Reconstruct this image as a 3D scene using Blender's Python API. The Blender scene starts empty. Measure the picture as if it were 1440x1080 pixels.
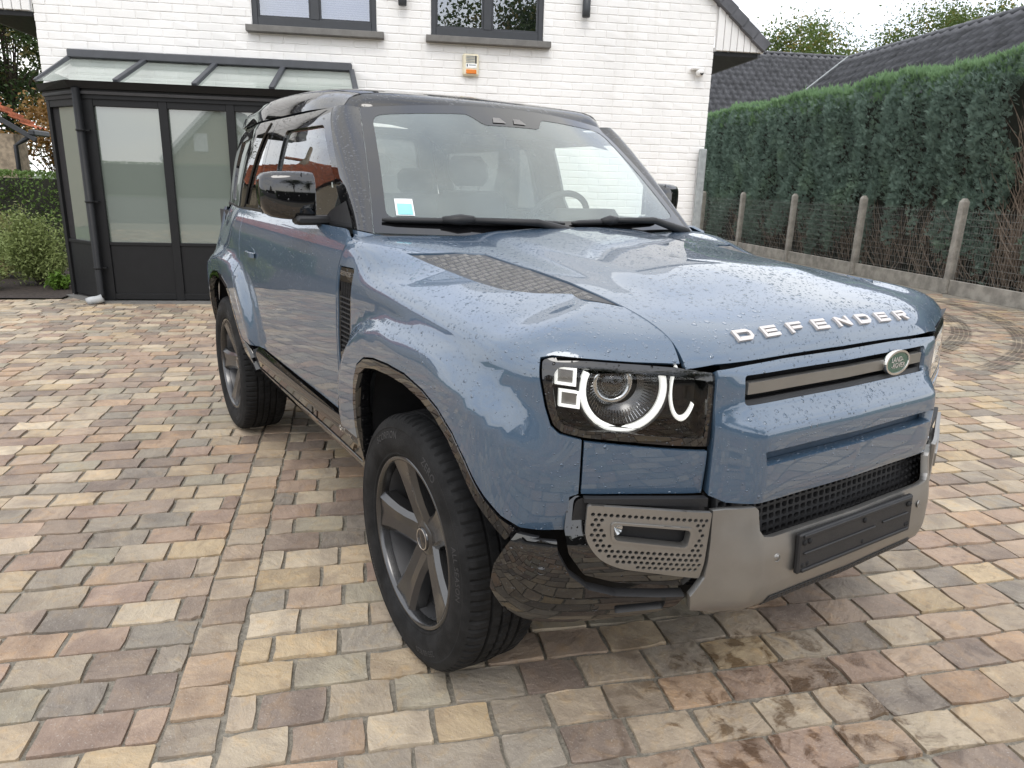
import bpy, bmesh, math, random
import numpy as np
from mathutils import Vector, Matrix
from mathutils.geometry import delaunay_2d_cdt
random.seed(7); rng = np.random.default_rng(7)
scene = bpy.context.scene
COL = scene.collection
rad = math.radians

# ------------------------------------------------------------------ camera
cam_d = bpy.data.cameras.new('camera'); cam = bpy.data.objects.new('camera', cam_d); COL.objects.link(cam)
scene.camera = cam
cam_d.sensor_width = 36; cam_d.lens = 1005.47 / 1440 * 36; cam_d.clip_end = 2000; cam_d.clip_start = .05
def cam_matrix(loc, yaw, pitch, roll):
    f = Vector((math.cos(yaw)*math.cos(pitch), math.sin(yaw)*math.cos(pitch), -math.sin(pitch)))
    r = Vector((math.sin(yaw), -math.cos(yaw), 0)); u = r.cross(f)
    r2 = math.cos(roll)*r + math.sin(roll)*u; u2 = -math.sin(roll)*r + math.cos(roll)*u
    m = Matrix((r2, u2, -f)).transposed().to_4x4(); m.translation = loc
    return m
cam.matrix_world = cam_matrix(Vector((1.8647, -1.8022, 1.4888)), rad(147.211), rad(15.509), rad(1.598))

# ------------------------------------------------------------------ sky, sun, exposure
SUN_EL, SUN_AZ = 52, -28            # azimuth of the sun seen from the car, degrees from +X
world = bpy.data.worlds.new('World'); scene.world = world; world.use_nodes = True
wt = world.node_tree; wt.nodes.clear()
def wn(t, **k):
    n = wt.nodes.new(t)
    for a, b in k.items(): setattr(n, a, b)
    return n
sky = wn('ShaderNodeTexSky', sky_type='NISHITA', sun_disc=False, sun_elevation=rad(SUN_EL),
         sun_rotation=rad(90 - SUN_AZ), air_density=1.0, dust_density=2.0)
skm = wn('ShaderNodeMix', data_type='RGBA', blend_type='MULTIPLY'); skm.inputs[0].default_value = 1
wt.links.new(sky.outputs[0], skm.inputs[6]); skm.inputs[7].default_value = (.13, .13, .13, 1)
tc = wn('ShaderNodeTexCoord'); mp = wn('ShaderNodeMapping'); mp.inputs['Scale'].default_value = (1.2, 1.2, 3.0)
wt.links.new(tc.outputs['Generated'], mp.inputs[0])
nz = wn('ShaderNodeTexNoise'); nz.inputs['Scale'].default_value = 2.2; nz.inputs['Detail'].default_value = 6
wt.links.new(mp.outputs[0], nz.inputs['Vector'])
cr = wn('ShaderNodeValToRGB'); wt.links.new(nz.outputs[0], cr.inputs[0])
cr.color_ramp.elements[0].position = .30; cr.color_ramp.elements[0].color = (.74, .80, .95, 1)
cr.color_ramp.elements[1].position = .62; cr.color_ramp.elements[1].color = (1.04, 1.03, 1.0, 1)
mx = wn('ShaderNodeMix', data_type='RGBA'); mx.inputs[0].default_value = .86
wt.links.new(skm.outputs[2], mx.inputs[6]); wt.links.new(cr.outputs[0], mx.inputs[7])
bg = wn('ShaderNodeBackground'); bg.inputs[1].default_value = 1.45
wo = wn('ShaderNodeOutputWorld'); wt.links.new(mx.outputs[2], bg.inputs[0]); wt.links.new(bg.outputs[0], wo.inputs[0])
sun_d = bpy.data.lights.new('sun', 'SUN'); sun_d.energy = 0.7; sun_d.angle = rad(24); sun_d.color = (1, .965, .91)
sun = bpy.data.objects.new('sun', sun_d); COL.objects.link(sun)
sdir = Vector((math.cos(rad(SUN_AZ))*math.cos(rad(SUN_EL)), math.sin(rad(SUN_AZ))*math.cos(rad(SUN_EL)), math.sin(rad(SUN_EL))))
sun.rotation_euler = (-sdir).to_track_quat('-Z', 'Y').to_euler(); sun.location = sdir*60
scene.view_settings.view_transform = 'Standard'; scene.view_settings.look = 'None'
scene.view_settings.exposure = 0.50; scene.view_settings.gamma = 1
scene.render.engine = 'CYCLES'
scene.cycles.max_bounces = 9; scene.cycles.transparent_max_bounces = 16; scene.cycles.glossy_bounces = 5
scene.cycles.use_denoising = True; scene.cycles.caustics_reflective = False; scene.cycles.caustics_refractive = False
scene.cycles.sample_clamp_indirect = 6

# ------------------------------------------------------------------ helpers
class NT:
    """small node-tree writer"""
    def __init__(s, name):
        s.m = bpy.data.materials.new(name); s.m.use_nodes = True; s.t = s.m.node_tree; s.t.nodes.clear()
        s.out = s.t.nodes.new('ShaderNodeOutputMaterial')
    def put(s, sock, v):
        if isinstance(v, bpy.types.NodeSocket): s.t.links.new(v, sock)
        elif isinstance(v, (tuple, list)) and len(v) == 3 and len(getattr(sock, 'default_value', (0,0,0))) == 4: sock.default_value = (*v, 1)
        else: sock.default_value = v
    def n(s, t, ins=None, o=0, **props):
        nd = s.t.nodes.new('ShaderNode' + t)
        for k, v in props.items(): setattr(nd, k, v)
        for k, v in (ins or {}).items(): s.put(nd.inputs[k], v)
        return nd.outputs[o] if o is not None else nd
    def math(s, op, a, b=0.0, c=0.0, clamp=False):
        return s.n('Math', {0: a, 1: b, 2: c}, operation=op, use_clamp=clamp)
    def mix(s, f, a, b, blend='MIX'):
        return s.n('Mix', {0: f, 6: a, 7: b}, o=2, data_type='RGBA', blend_type=blend)
    def mixf(s, f, a, b): return s.n('Mix', {0: f, 2: a, 3: b}, data_type='FLOAT')
    def ramp(s, f, stops, interp='LINEAR'):
        nd = s.n('ValToRGB', {0: f}, o=None); r = nd.color_ramp; r.interpolation = interp
        while len(r.elements) < len(stops): r.elements.new(.5)
        for e, (p, c) in zip(r.elements, stops): e.position = p; e.color = (*c, 1) if len(c) == 3 else c
        return nd.outputs[0]
    def maprange(s, v, a, b, c=0., d=1., smooth=True):
        return s.n('MapRange', {0: v, 1: a, 2: b, 3: c, 4: d}, interpolation_type='SMOOTHSTEP' if smooth else 'LINEAR')
    def noise(s, vec, scale, detail=3., rough=.5, dist=0., o=0):
        return s.n('TexNoise', {'Vector': vec, 'Scale': scale, 'Detail': detail, 'Roughness': rough, 'Distortion': dist}, o=o)
    def pos(s): return s.n('NewGeometry', o=0)
    def objc(s): return s.n('TexCoord', o=3)
    def bump(s, h, strength=.5, dist=.01, normal=None):
        ins = {'Height': h, 'Strength': strength, 'Distance': dist}
        if normal is not None: ins['Normal'] = normal
        return s.n('Bump', ins)
    def bsdf(s, **k):
        nd = s.n('BsdfPrincipled', {a.replace('_', ' '): b for a, b in k.items()}, o=None)
        return nd.outputs[0]
    def done(s, shader): s.t.links.new(shader, s.out.inputs[0]); return s.m

def simple(name, col, rough=.5, metal=0., var=.12, vscale=9., bump=.0, bscale=60., spec=.5, coat=0., coat_rough=.05):
    """procedural plain surface with slight tonal variation and fine relief"""
    t = NT(name); p = t.objc()
    n1 = t.noise(p, vscale, 4, .6)
    c = t.mix(t.maprange(n1, .3, .7), tuple(x*(1-var) for x in col), tuple(min(1, x*(1+var)) for x in col))
    r = t.mixf(t.noise(p, vscale*2.3, 3), max(0, rough-.08), min(1, rough+.08))
    k = dict(Base_Color=c, Roughness=r, Metallic=metal, Specular_IOR_Level=spec, Coat_Weight=coat, Coat_Roughness=coat_rough)
    if bump: k['Normal'] = t.bump(t.noise(p, bscale, 3), bump, .004)
    return t.done(t.bsdf(**k))

def link(name, mesh, mat=None, parent=None):
    o = bpy.data.objects.new(name, mesh); COL.objects.link(o)
    if mat is not None and not mesh.materials: mesh.materials.append(mat)
    if parent is not None: o.parent = parent
    return o
def mobj(name, verts, faces, mat=None, parent=None, smooth=False, normals=None):
    me = bpy.data.meshes.new(name)
    me.from_pydata([tuple(map(float, v)) for v in verts], [], [tuple(map(int, f)) for f in faces])
    me.update()
    if smooth: me.polygons.foreach_set('use_smooth', [True]*len(me.polygons))
    if normals is not None: me.normals_split_custom_set_from_vertices([tuple(map(float, n)) for n in normals])
    return link(name, me, mat, parent)
def empty(name, loc=(0, 0, 0), parent=None):
    o = bpy.data.objects.new(name, None); COL.objects.link(o); o.location = loc; o.empty_display_size = .1
    if parent: o.parent = parent
    return o
def tag(o, label=None, cat=None, group=None, kind=None):
    if label: o['label'] = label
    if cat: o['category'] = cat
    if group: o['group'] = group
    if kind: o['kind'] = kind
    return o

class MB:
    """collects shapes into one mesh"""
    def __init__(s): s.v = []; s.f = []
    def add(s, vs, fs):
        k = len(s.v); s.v += [tuple(v) for v in vs]; s.f += [tuple(i+k for i in f) for f in fs]; return s
    def box(s, c, d, m=None, bev=0.0):
        """box centre c, size d, bevelled along every edge, optional matrix"""
        hx, hy, hz = d[0]/2, d[1]/2, d[2]/2
        b = min(bev, hx*.9, hy*.9, hz*.9)
        if b <= 0:
            vs = [(x, y, z) for x in (-hx, hx) for y in (-hy, hy) for z in (-hz, hz)]
            fs = [(0,1,3,2),(4,6,7,5),(0,4,5,1),(2,3,7,6),(0,2,6,4),(1,5,7,3)]
        else:
            vs = []; idx = {}
            for i, sx in enumerate((-1, 1)):
                for j, sy in enumerate((-1, 1)):
                    for k, sz in enumerate((-1, 1)):
                        for ax in range(3):
                            p = [sx*(hx-b), sy*(hy-b), sz*(hz-b)]; p[ax] = (sx*hx, sy*hy, sz*hz)[ax]
                            idx[(i, j, k, ax)] = len(vs); vs.append(tuple(p))
            I = lambda i, j, k, a: idx[(i, j, k, a)]
            fs = []
            for i in (0, 1):
                q = [I(i,0,0,0), I(i,1,0,0), I(i,1,1,0), I(i,0,1,0)]; fs.append(tuple(q if i else q[::-1]))
                q = [I(0,i,0,1), I(0,i,1,1), I(1,i,1,1), I(1,i,0,1)]; fs.append(tuple(q if i else q[::-1]))
                q = [I(0,0,i,2), I(1,0,i,2), I(1,1,i,2), I(0,1,i,2)]; fs.append(tuple(q if i else q[::-1]))
            for i in (0, 1):
                for j in (0, 1):
                    q = [I(i,j,0,0), I(i,j,0,1), I(i,j,1,1), I(i,j,1,0)]; fs.append(tuple(q if i == j else q[::-1]))
                    q = [I(i,0,j,2), I(i,0,j,0), I(i,1,j,0), I(i,1,j,2)]; fs.append(tuple(q if i == j else q[::-1]))
                    q = [I(0,i,j,1), I(0,i,j,2), I(1,i,j,2), I(1,i,j,1)]; fs.append(tuple(q if i == j else q[::-1]))
                    for k in (0, 1):
                        q = (I(i,j,k,0), I(i,j,k,1), I(i,j,k,2)); fs.append(q if (i+j+k) % 2 == 1 else q[::-1])
        if m is None: vs = [(x+c[0], y+c[1], z+c[2]) for x, y, z in vs]
        else: vs = [tuple(m @ Vector((x+c[0], y+c[1], z+c[2]))) for x, y, z in vs]
        return s.add(vs, fs)
    def tube(s, pts, r, seg=8, cap=True):
        pts = [Vector(p) for p in pts]; n = len(pts)
        rs = r if isinstance(r, (list, tuple)) else [r]*n
        vs = []; fs = []; prev = None
        for i, p in enumerate(pts):
            t = (pts[min(i+1, n-1)] - pts[max(i-1, 0)]).normalized()
            a = prev if prev is not None else (Vector((0, 0, 1)) if abs(t.z) < .9 else Vector((1, 0, 0)))
            a = (a - t*a.dot(t)).normalized(); b = t.cross(a); prev = a
            for k in range(seg):
                an = 2*math.pi*k/seg; vs.append(p + (a*math.cos(an) + b*math.sin(an))*rs[i])
        for i in range(n-1):
            for k in range(seg):
                fs.append((i*seg+k, i*seg+(k+1) % seg, (i+1)*seg+(k+1) % seg, (i+1)*seg+k))
        if cap: fs.append(tuple(range(seg))[::-1]); fs.append(tuple((n-1)*seg+k for k in range(seg)))
        return s.add(vs, fs)
    def lathe(s, prof, seg=32, m=None, close=False):
        """prof: (radius, height) list turned about local Z"""
        vs = []; fs = []; n = len(prof)
        for k in range(seg):
            a = 2*math.pi*k/seg; vs += [(r*math.cos(a), r*math.sin(a), h) for r, h in prof]
        for k in range(seg):
            k2 = (k+1) % seg
            for i in range(n-1 + (1 if close else 0)):
                j = (i+1) % n
                fs.append((k*n+i, k2*n+i, k2*n+j, k*n+j))
        if m is not None: vs = [tuple(m @ Vector(v)) for v in vs]
        return s.add(vs, fs)
    def prism(s, poly, m, h):
        """extrude a 2D polygon (x,y) from z=0 to z=h, placed with matrix m"""
        n = len(poly)
        vs = [m @ Vector((x, y, 0)) for x, y in poly] + [m @ Vector((x, y, h)) for x, y in poly]
        fs = [tuple(range(n))[::-1], tuple(range(n, 2*n))] + [(i, (i+1) % n, n+(i+1) % n, n+i) for i in range(n)]
        return s.add(vs, fs)
    def build(s, name, mat=None, parent=None, smooth=False, auto=None):
        o = mobj(name, s.v, s.f, mat, parent, smooth or auto is not None)
        if auto is not None: sharp(o.data, auto)
        return o
def sharp(me, deg=35):
    """mark edges sharper than deg so smooth shading keeps them crisp"""
    bm = bmesh.new(); bm.from_mesh(me); bmesh.ops.remove_doubles(bm, verts=bm.verts, dist=1e-6)
    bmesh.ops.recalc_face_normals(bm, faces=bm.faces)
    for e in bm.edges: e.smooth = len(e.link_faces) == 2 and e.calc_face_angle(0) < rad(deg)
    for f in bm.faces: f.smooth = True
    bm.to_mesh(me); bm.free(); me.update()

def nspline(xs, ys):
    """natural cubic spline, linear outside"""
    xs = np.asarray(xs, float); ys = np.asarray(ys, float); n = len(xs); h = np.diff(xs)
    A = np.zeros((n, n)); b = np.zeros(n); A[0, 0] = A[-1, -1] = 1
    for i in range(1, n-1):
        A[i, i-1] = h[i-1]; A[i, i] = 2*(h[i-1]+h[i]); A[i, i+1] = h[i]
        b[i] = 6*((ys[i+1]-ys[i])/h[i] - (ys[i]-ys[i-1])/h[i-1])
    m = np.linalg.solve(A, b)
    s0 = (ys[1]-ys[0])/h[0] - h[0]*m[1]/6; s1 = (ys[-1]-ys[-2])/h[-1] + h[-1]*m[-2]/6
    def f(x):
        x = np.asarray(x, float); i = np.clip(np.searchsorted(xs, x)-1, 0, n-2)
        t = x-xs[i]; u = xs[i+1]-x; H = h[i]
        y = m[i]*u**3/(6*H) + m[i+1]*t**3/(6*H) + (ys[i]/H-m[i]*H/6)*u + (ys[i+1]/H-m[i+1]*H/6)*t
        y = np.where(x < xs[0], ys[0]+s0*(x-xs[0]), y)
        return np.where(x > xs[-1], ys[-1]+s1*(x-xs[-1]), y)
    return f
def pchip(xs, ys):
    """monotone cubic, constant slope outside"""
    xs = np.asarray(xs, float); ys = np.asarray(ys, float); h = np.diff(xs); d = np.diff(ys)/h
    m = np.zeros(len(xs)); m[0] = d[0]; m[-1] = d[-1]
    for i in range(1, len(xs)-1):
        if d[i-1]*d[i] > 0: w1 = 2*h[i]+h[i-1]; w2 = h[i]+2*h[i-1]; m[i] = (w1+w2)/(w1/d[i-1]+w2/d[i])
    def f(x):
        x = np.asarray(x, float); i = np.clip(np.searchsorted(xs, x)-1, 0, len(xs)-2)
        t = np.clip((x-xs[i])/h[i], 0, 1); H = h[i]
        y = (2*t**3-3*t**2+1)*ys[i] + (t**3-2*t**2+t)*H*m[i] + (-2*t**3+3*t**2)*ys[i+1] + (t**3-t**2)*H*m[i+1]
        y = np.where(x < xs[0], ys[0]+m[0]*(x-xs[0]), y)
        return np.where(x > xs[-1], ys[-1]+m[-1]*(x-xs[-1]), y)
    return f
def sstep(a, b, x):
    t = np.clip((np.asarray(x, float)-a)/(b-a), 0, 1); return t*t*(3-2*t)

def resample(poly, h, closed=True):
    out = []; n = len(poly)
    for i in range(n if closed else n-1):
        a = np.array(poly[i], float); b = np.array(poly[(i+1) % n], float)
        k = max(1, int(math.ceil(np.linalg.norm(b-a)/h)))
        for j in range(k): out.append(tuple(a+(b-a)*j/k))
    if not closed: out.append(tuple(poly[-1]))
    return out
def roundpoly(poly, r, seg=4):
    """round the corners of a closed polygon; r is a number or one per corner"""
    n = len(poly); out = []
    for i in range(n):
        p = np.array(poly[i], float); a = np.array(poly[i-1], float); b = np.array(poly[(i+1) % n], float)
        ri = r[i] if isinstance(r, (list, tuple)) else r
        la = np.linalg.norm(a-p); lb = np.linalg.norm(b-p)
        if ri <= 0 or la < 1e-6 or lb < 1e-6: out.append(tuple(p)); continue
        k = min(ri, la*.48, lb*.48); q0 = p+(a-p)/la*k; q1 = p+(b-p)/lb*k
        for j in range(seg+1):
            t = j/seg; out.append(tuple((1-t)**2*q0+2*t*(1-t)*p+t*t*q1))
    return out
def inside(px, py, poly):
    poly = np.asarray(poly); x1 = poly[:, 0]; y1 = poly[:, 1]; x2 = np.roll(x1, -1); y2 = np.roll(y1, -1)
    c = np.zeros(len(px), bool)
    for a, b, d, e in zip(x1, y1, x2, y2):
        if b != e:
            k = ((b > py) != (e > py)) & (px < (d-a)*(py-b)/(e-b)+a); c ^= k
    return c
def edist(px, py, poly):
    poly = np.asarray(poly); best = np.full(len(px), 1e9)
    for (a, b), (d, e) in zip(poly, np.roll(poly, -1, axis=0)):
        l = (d-a)**2+(e-b)**2
        if l < 1e-14: continue
        t = np.clip(((px-a)*(d-a)+(py-b)*(e-b))/l, 0, 1)
        best = np.minimum(best, np.hypot(px-a-t*(d-a), py-b-t*(e-b)))
    return best
def triang(poly, h, holes=(), hb=None):
    """dense triangulation of a polygon with holes in parameter space"""
    hb = hb or h
    loops = [resample(poly, hb)] + [resample(q, hb) for q in holes]
    P = []; E = []
    for lp in loops:
        k = len(P); P += lp; E += [(k+i, k+(i+1) % len(lp)) for i in range(len(lp))]
    pa = np.array(loops[0]); lo = pa.min(0); hi = pa.max(0)
    gx = np.arange(lo[0]+h*.5, hi[0], h); gy = np.arange(lo[1]+h*.5, hi[1], h)
    if len(gx) and len(gy):
        X, Y = np.meshgrid(gx, gy); X = X.ravel(); Y = Y.ravel()
        k = inside(X, Y, loops[0])
        for lp in loops[1:]: k &= ~inside(X, Y, lp)
        X = X[k]; Y = Y[k]
        if len(X):
            d = np.min([edist(X, Y, lp) for lp in loops], axis=0); k = d > h*.45
            P += list(zip(X[k], Y[k]))
    r = delaunay_2d_cdt([Vector(p) for p in P], E, [], 0, 1e-7)
    V = np.array([tuple(v) for v in r[0]]); F = np.array([f for f in r[2] if len(f) == 3])
    c = V[F].mean(1); k = inside(c[:, 0], c[:, 1], loops[0])
    for lp in loops[1:]: k &= ~inside(c[:, 0], c[:, 1], lp)
    return V, F[k]
def panel(name, poly, func, mat, parent, h=.03, hb=None, holes=(), lip=.012, sgn=0, ref=(-1.3, 0, .9), lift=0., smooth=True, refn=None, lipmat=None):
    """skin a parameter-space polygon over a surface func(u,v)->xyz with true normals and a turned-in edge"""
    V, F = triang(poly, h, holes, hb)
    u, v = V[:, 0], V[:, 1]; e = 1e-3
    P = func(u, v); du = func(u+e, v)-func(u-e, v); dv = func(u, v+e)-func(u, v-e)
    N = np.cross(du, dv); N /= np.linalg.norm(N, axis=1)[:, None]+1e-12
    if sgn == -1:
        P = P*[1, -1, 1]; N = N*[1, -1, 1]
    out = (P-np.array(ref))[:, :] if refn is None else np.tile(np.array(refn, float), (len(P), 1))
    if np.sum(np.sum(out*N, 1)) < 0: N = -N
    P = P+N*lift
    t = P[F]; fn = np.cross(t[:, 1]-t[:, 0], t[:, 2]-t[:, 0])
    flip = np.sum(fn*N[F[:, 0]], 1) < 0; F[flip] = F[flip][:, ::-1]
    verts = list(P); faces = [tuple(f) for f in F]; norms = list(N)
    nl = 0
    if lip:
        ed = {}
        for f in F:
            for a, b in ((f[0], f[1]), (f[1], f[2]), (f[2], f[0])): ed[(a, b)] = 1
        bd = [(a, b) for a, b in ed if (b, a) not in ed]
        for a, b in bd:
            k = len(verts); pa, pb = P[a], P[b]; qa, qb = pa-N[a]*lip, pb-N[b]*lip
            verts += [pa, pb, qb, qa]; faces.append((k+1, k, k+3, k+2)); nl += 1
            w = np.cross(pb-pa, -N[a]); w = -w/(np.linalg.norm(w)+1e-12)
            w1 = .35*N[a]+w; w1 /= np.linalg.norm(w1); norms += [w1, w1, w, w]
    o = mobj(name, verts, faces, mat, parent, smooth, norms if smooth else None)
    if lipmat is not None and nl:
        o.data.materials.append(lipmat)
        for p in o.data.polygons[-nl:]: p.material_index = 1
    return o
def both(name, *a, **k):
    return panel(name, *a, sgn=-1, **k), panel(name, *a, sgn=1, **k)
def gridmesh(func, us, vs):
    U, W = np.meshgrid(us, vs, indexing='ij'); P = func(U.ravel(), W.ravel()); n, m = len(us), len(vs)
    F = [(i*m+j, (i+1)*m+j, (i+1)*m+j+1, i*m+j+1) for i in range(n-1) for j in range(m-1)]
    return P, F
def textmesh(txt, size=1., extrude=.01, bevel=0., space=1.0):
    c = bpy.data.curves.new('t', 'FONT'); c.body = txt; c.size = size; c.extrude = extrude; c.align_x = 'CENTER'; c.align_y = 'CENTER'
    c.space_character = space; c.resolution_u = 3; c.bevel_depth = bevel
    o = bpy.data.objects.new('t', c); COL.objects.link(o)
    dg = bpy.context.evaluated_depsgraph_get(); me = bpy.data.meshes.new_from_object(o.evaluated_get(dg))
    V = np.array([tuple(v.co) for v in me.vertices]) if len(me.vertices) else np.zeros((0, 3)); F = [tuple(p.vertices) for p in me.polygons]
    bpy.data.objects.remove(o); bpy.data.curves.remove(c); bpy.data.meshes.remove(me)
    return V, F
# ------------------------------------------------------------------ materials
def droplets(t, dens=1.0):
    """rain drops standing on a panel: domed cells of two sizes, more of them on level faces"""
    p = t.objc(); g = t.n('NewGeometry', o=None); sep = t.n('SeparateXYZ', {0: g.outputs[1]}, o=2)
    lvl = t.maprange(sep, .15, .85, .55, 1.0); hs = None
    pat = t.maprange(t.noise(p, 7., 3, .6), .30, .62, .62, 1.08)
    wob = t.n('VectorMath', {0: p, 1: t.n('VectorMath', {0: t.noise(p, 190, 1, o=1), 3: .0035}, operation='SCALE')}, operation='ADD')
    for sc, rmax, keep in ((42, .30, .30), (78, .32, .12), (125, .30, .45)):
        v = t.n('TexVoronoi', {'Vector': wob, 'Scale': float(sc)}, o=None, voronoi_dimensions='3D', feature='F1')
        s = t.n('SeparateColor', {0: v.outputs[1]}, o=None)
        on = t.math('GREATER_THAN', s.outputs[0], keep/dens if dens else 2)
        r = t.math('MULTIPLY', t.math('MULTIPLY', t.math('MULTIPLY_ADD', s.outputs[1], rmax*.65, rmax*.45), lvl), pat)
        q = t.math('DIVIDE', v.outputs[0], r)
        hgt = t.math('MULTIPLY', t.math('SUBTRACT', 1.0, t.math('MULTIPLY', q, q), clamp=True), on)
        hgt = t.math('MULTIPLY', t.math('POWER', hgt, .6), 40.0/sc)
        hs = hgt if hs is None else t.math('MAXIMUM', hs, hgt)
    return hs
def paint(name, col, flake=.35, rough=.32, dens=1.0, drops=True, spec=.5):
    t = NT(name); p = t.objc()
    fl = t.noise(p, 900, 1)
    c = t.mix(t.maprange(fl, .35, .7), tuple(x*.88 for x in col), tuple(x*1.15 for x in col))
    k = dict(Base_Color=c, Metallic=flake, Roughness=rough, Coat_Weight=1.0, Coat_Roughness=.015, Coat_IOR=1.75, Specular_IOR_Level=spec)
    if drops:
        h = droplets(t, dens); b = t.bump(h, 1.0, .0030)
        k['Coat_Normal'] = b; k['Normal'] = b
    return t.done(t.bsdf(**k))
M = {}
M['paint'] = paint('blue_car_paint', (.046, .084, .135), .22, .42)
M['paint_in'] = simple('blue_edge_paint', (.030, .055, .090), .5)
M['gloss'] = paint('wet_black_gloss', (.003, .003, .0035), 0., .4, 1.0, True, .0)
M['gloss_dry'] = paint('black_glass_border', (.004, .004, .0045), 0., .4, 1.0, False, .0)
M['plate'] = simple('grey_tread_plate', (.055, .055, .056), .45, metal=.3, bump=.1, bscale=300)
M['tread'] = simple('worn_tread_bars', (.26, .25, .235), .35, metal=.6)
M['black'] = simple('black_plastic', (.010, .010, .011), .55, bump=.15, bscale=400)
M['void'] = simple('dark_cavity', (.004, .004, .0045), .9)
M['rubber'] = simple('tyre_rubber', (.0125, .0125, .0128), .8, var=.45, vscale=14, bump=.35, bscale=240, spec=.2)
M['letter_rubber'] = simple('moulded_tyre_lettering', (.026, .026, .027), .6)
M['alloy'] = simple('satin_grey_alloy', (.085, .085, .086), .24, metal=.85, var=.08, coat=.3, coat_rough=.15)
M['alloy_in'] = simple('grey_wheel_barrel', (.17, .17, .175), .30, metal=.75, var=.06)
M['skid'] = simple('satin_champagne_trim', (.285, .278, .264), .36, metal=.85, var=.05, bump=.05, bscale=600)
M['chrome'] = simple('bright_trim', (.62, .60, .57), .22, metal=.95, var=.04)
M['letter'] = simple('pale_satin_lettering', (.60, .56, .53), .35, metal=.45, var=.05)
M['green'] = simple('badge_green', (.012, .075, .050), .25, coat=.6)
M['disc'] = simple('brake_disc', (.22, .21, .20), .4, metal=.9)
M['seat'] = simple('dark_upholstery', (.020, .020, .021), .7, bump=.3, bscale=200)
M['dash'] = simple('dark_dashboard', (.016, .017, .018), .65, bump=.2, bscale=300)
M['sticker'] = simple('turquoise_sticker', (.25, .62, .66), .5)
M['sticker_w'] = simple('white_sticker_print', (.8, .82, .82), .5)
M['amber'] = simple('amber_lens', (.75, .22, .03), .2, coat=.7)
M['red'] = simple('red_lens', (.35, .01, .012), .2, coat=.7)
def glass(name, tint, film, filmcol, rough=.0, drops=0., ior=1.5, mult=1.5):
    """thin pane: tinted see-through, mirror-like by angle, with a diffuse film for mist, dust or painted sky haze"""
    t = NT(name)
    nrm = None
    if drops: nrm = t.bump(droplets(t, drops), .35, .0022)
    tr = t.n('BsdfTransparent', {0: tint}); di = t.n('BsdfDiffuse', {0: filmcol})
    p = t.objc(); f = t.math('MULTIPLY', t.maprange(t.noise(p, 2.6, 4, .6), .25, .75, .75, 1.2), film)
    base = t.n('MixShader', {0: f, 1: tr, 2: di})
    gl = t.n('BsdfGlossy', {'Color': (1, 1, 1), 'Roughness': rough}); bf = t.n('NewGeometry', o=6); fr = t.n('Fresnel', {'IOR': t.mixf(bf, ior, 1/ior)})
    if nrm is not None:
        t.put(gl.node.inputs['Normal'], nrm); t.put(fr.node.inputs['Normal'], nrm)
    fr2 = t.math('MULTIPLY', fr, mult, clamp=True)
    return t.done(t.n('MixShader', {0: fr2, 1: base, 2: gl}))
M['screen'] = glass('misted_sky_haze_windscreen', (.88, .95, .92), .18, (.60, .70, .67), drops=.55, mult=1.3)  # film colour holds light mist plus painted haze of the mirrored sky
M['side_glass'] = glass('side_window_glass', (.90, .95, .93), .02, (.5, .5, .5), drops=.55, ior=1.7, mult=1.2)
M['dark_glass'] = glass('privacy_glass', (.10, .11, .11), .02, (.3, .3, .3), drops=.5, ior=1.9)
M['lens'] = glass('clear_lamp_lens', (.96, .97, .97), .0, (.9, .9, .9), drops=.25, ior=1.35)
def emis(name, col, s):
    t = NT(name); p = t.objc()
    e = t.n('Emission', {0: col, 1: t.mixf(t.noise(p, 80, 2), s*.75, s*1.15)})
    return t.done(t.n('AddShader', {0: e, 1: t.bsdf(Base_Color=(.8, .8, .8), Roughness=.3)}))
M['drl'] = emis('lit_running_light', (1.0, 1.0, .93), 0.42)
M['reflector'] = simple('lamp_reflector', (.5, .5, .5), .12, metal=1.)
# ------------------------------------------------------------------ frames: house frame (t along the facade, m away from the camera, z)
TH = rad(66); TT = Vector((math.cos(TH), math.sin(TH), 0)); MM = Vector((-math.sin(TH), math.cos(TH), 0))
HM = Matrix(((TT.x, MM.x, 0, 0), (TT.y, MM.y, 0, 0), (0, 0, 1, 0), (0, 0, 0, 1)))
def hempty(name, label=None, cat=None, group=None, loc=(0, 0, 0)):
    """empty at a place given in the house frame; its children keep house-frame directions"""
    o = bpy.data.objects.new(name, None); COL.objects.link(o)
    o.matrix_world = HM @ Matrix.Translation(loc); o.empty_display_size = .2
    tag(o, label, cat, group); return o
CAMH = HM.inverted() @ cam.matrix_world.translation
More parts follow.
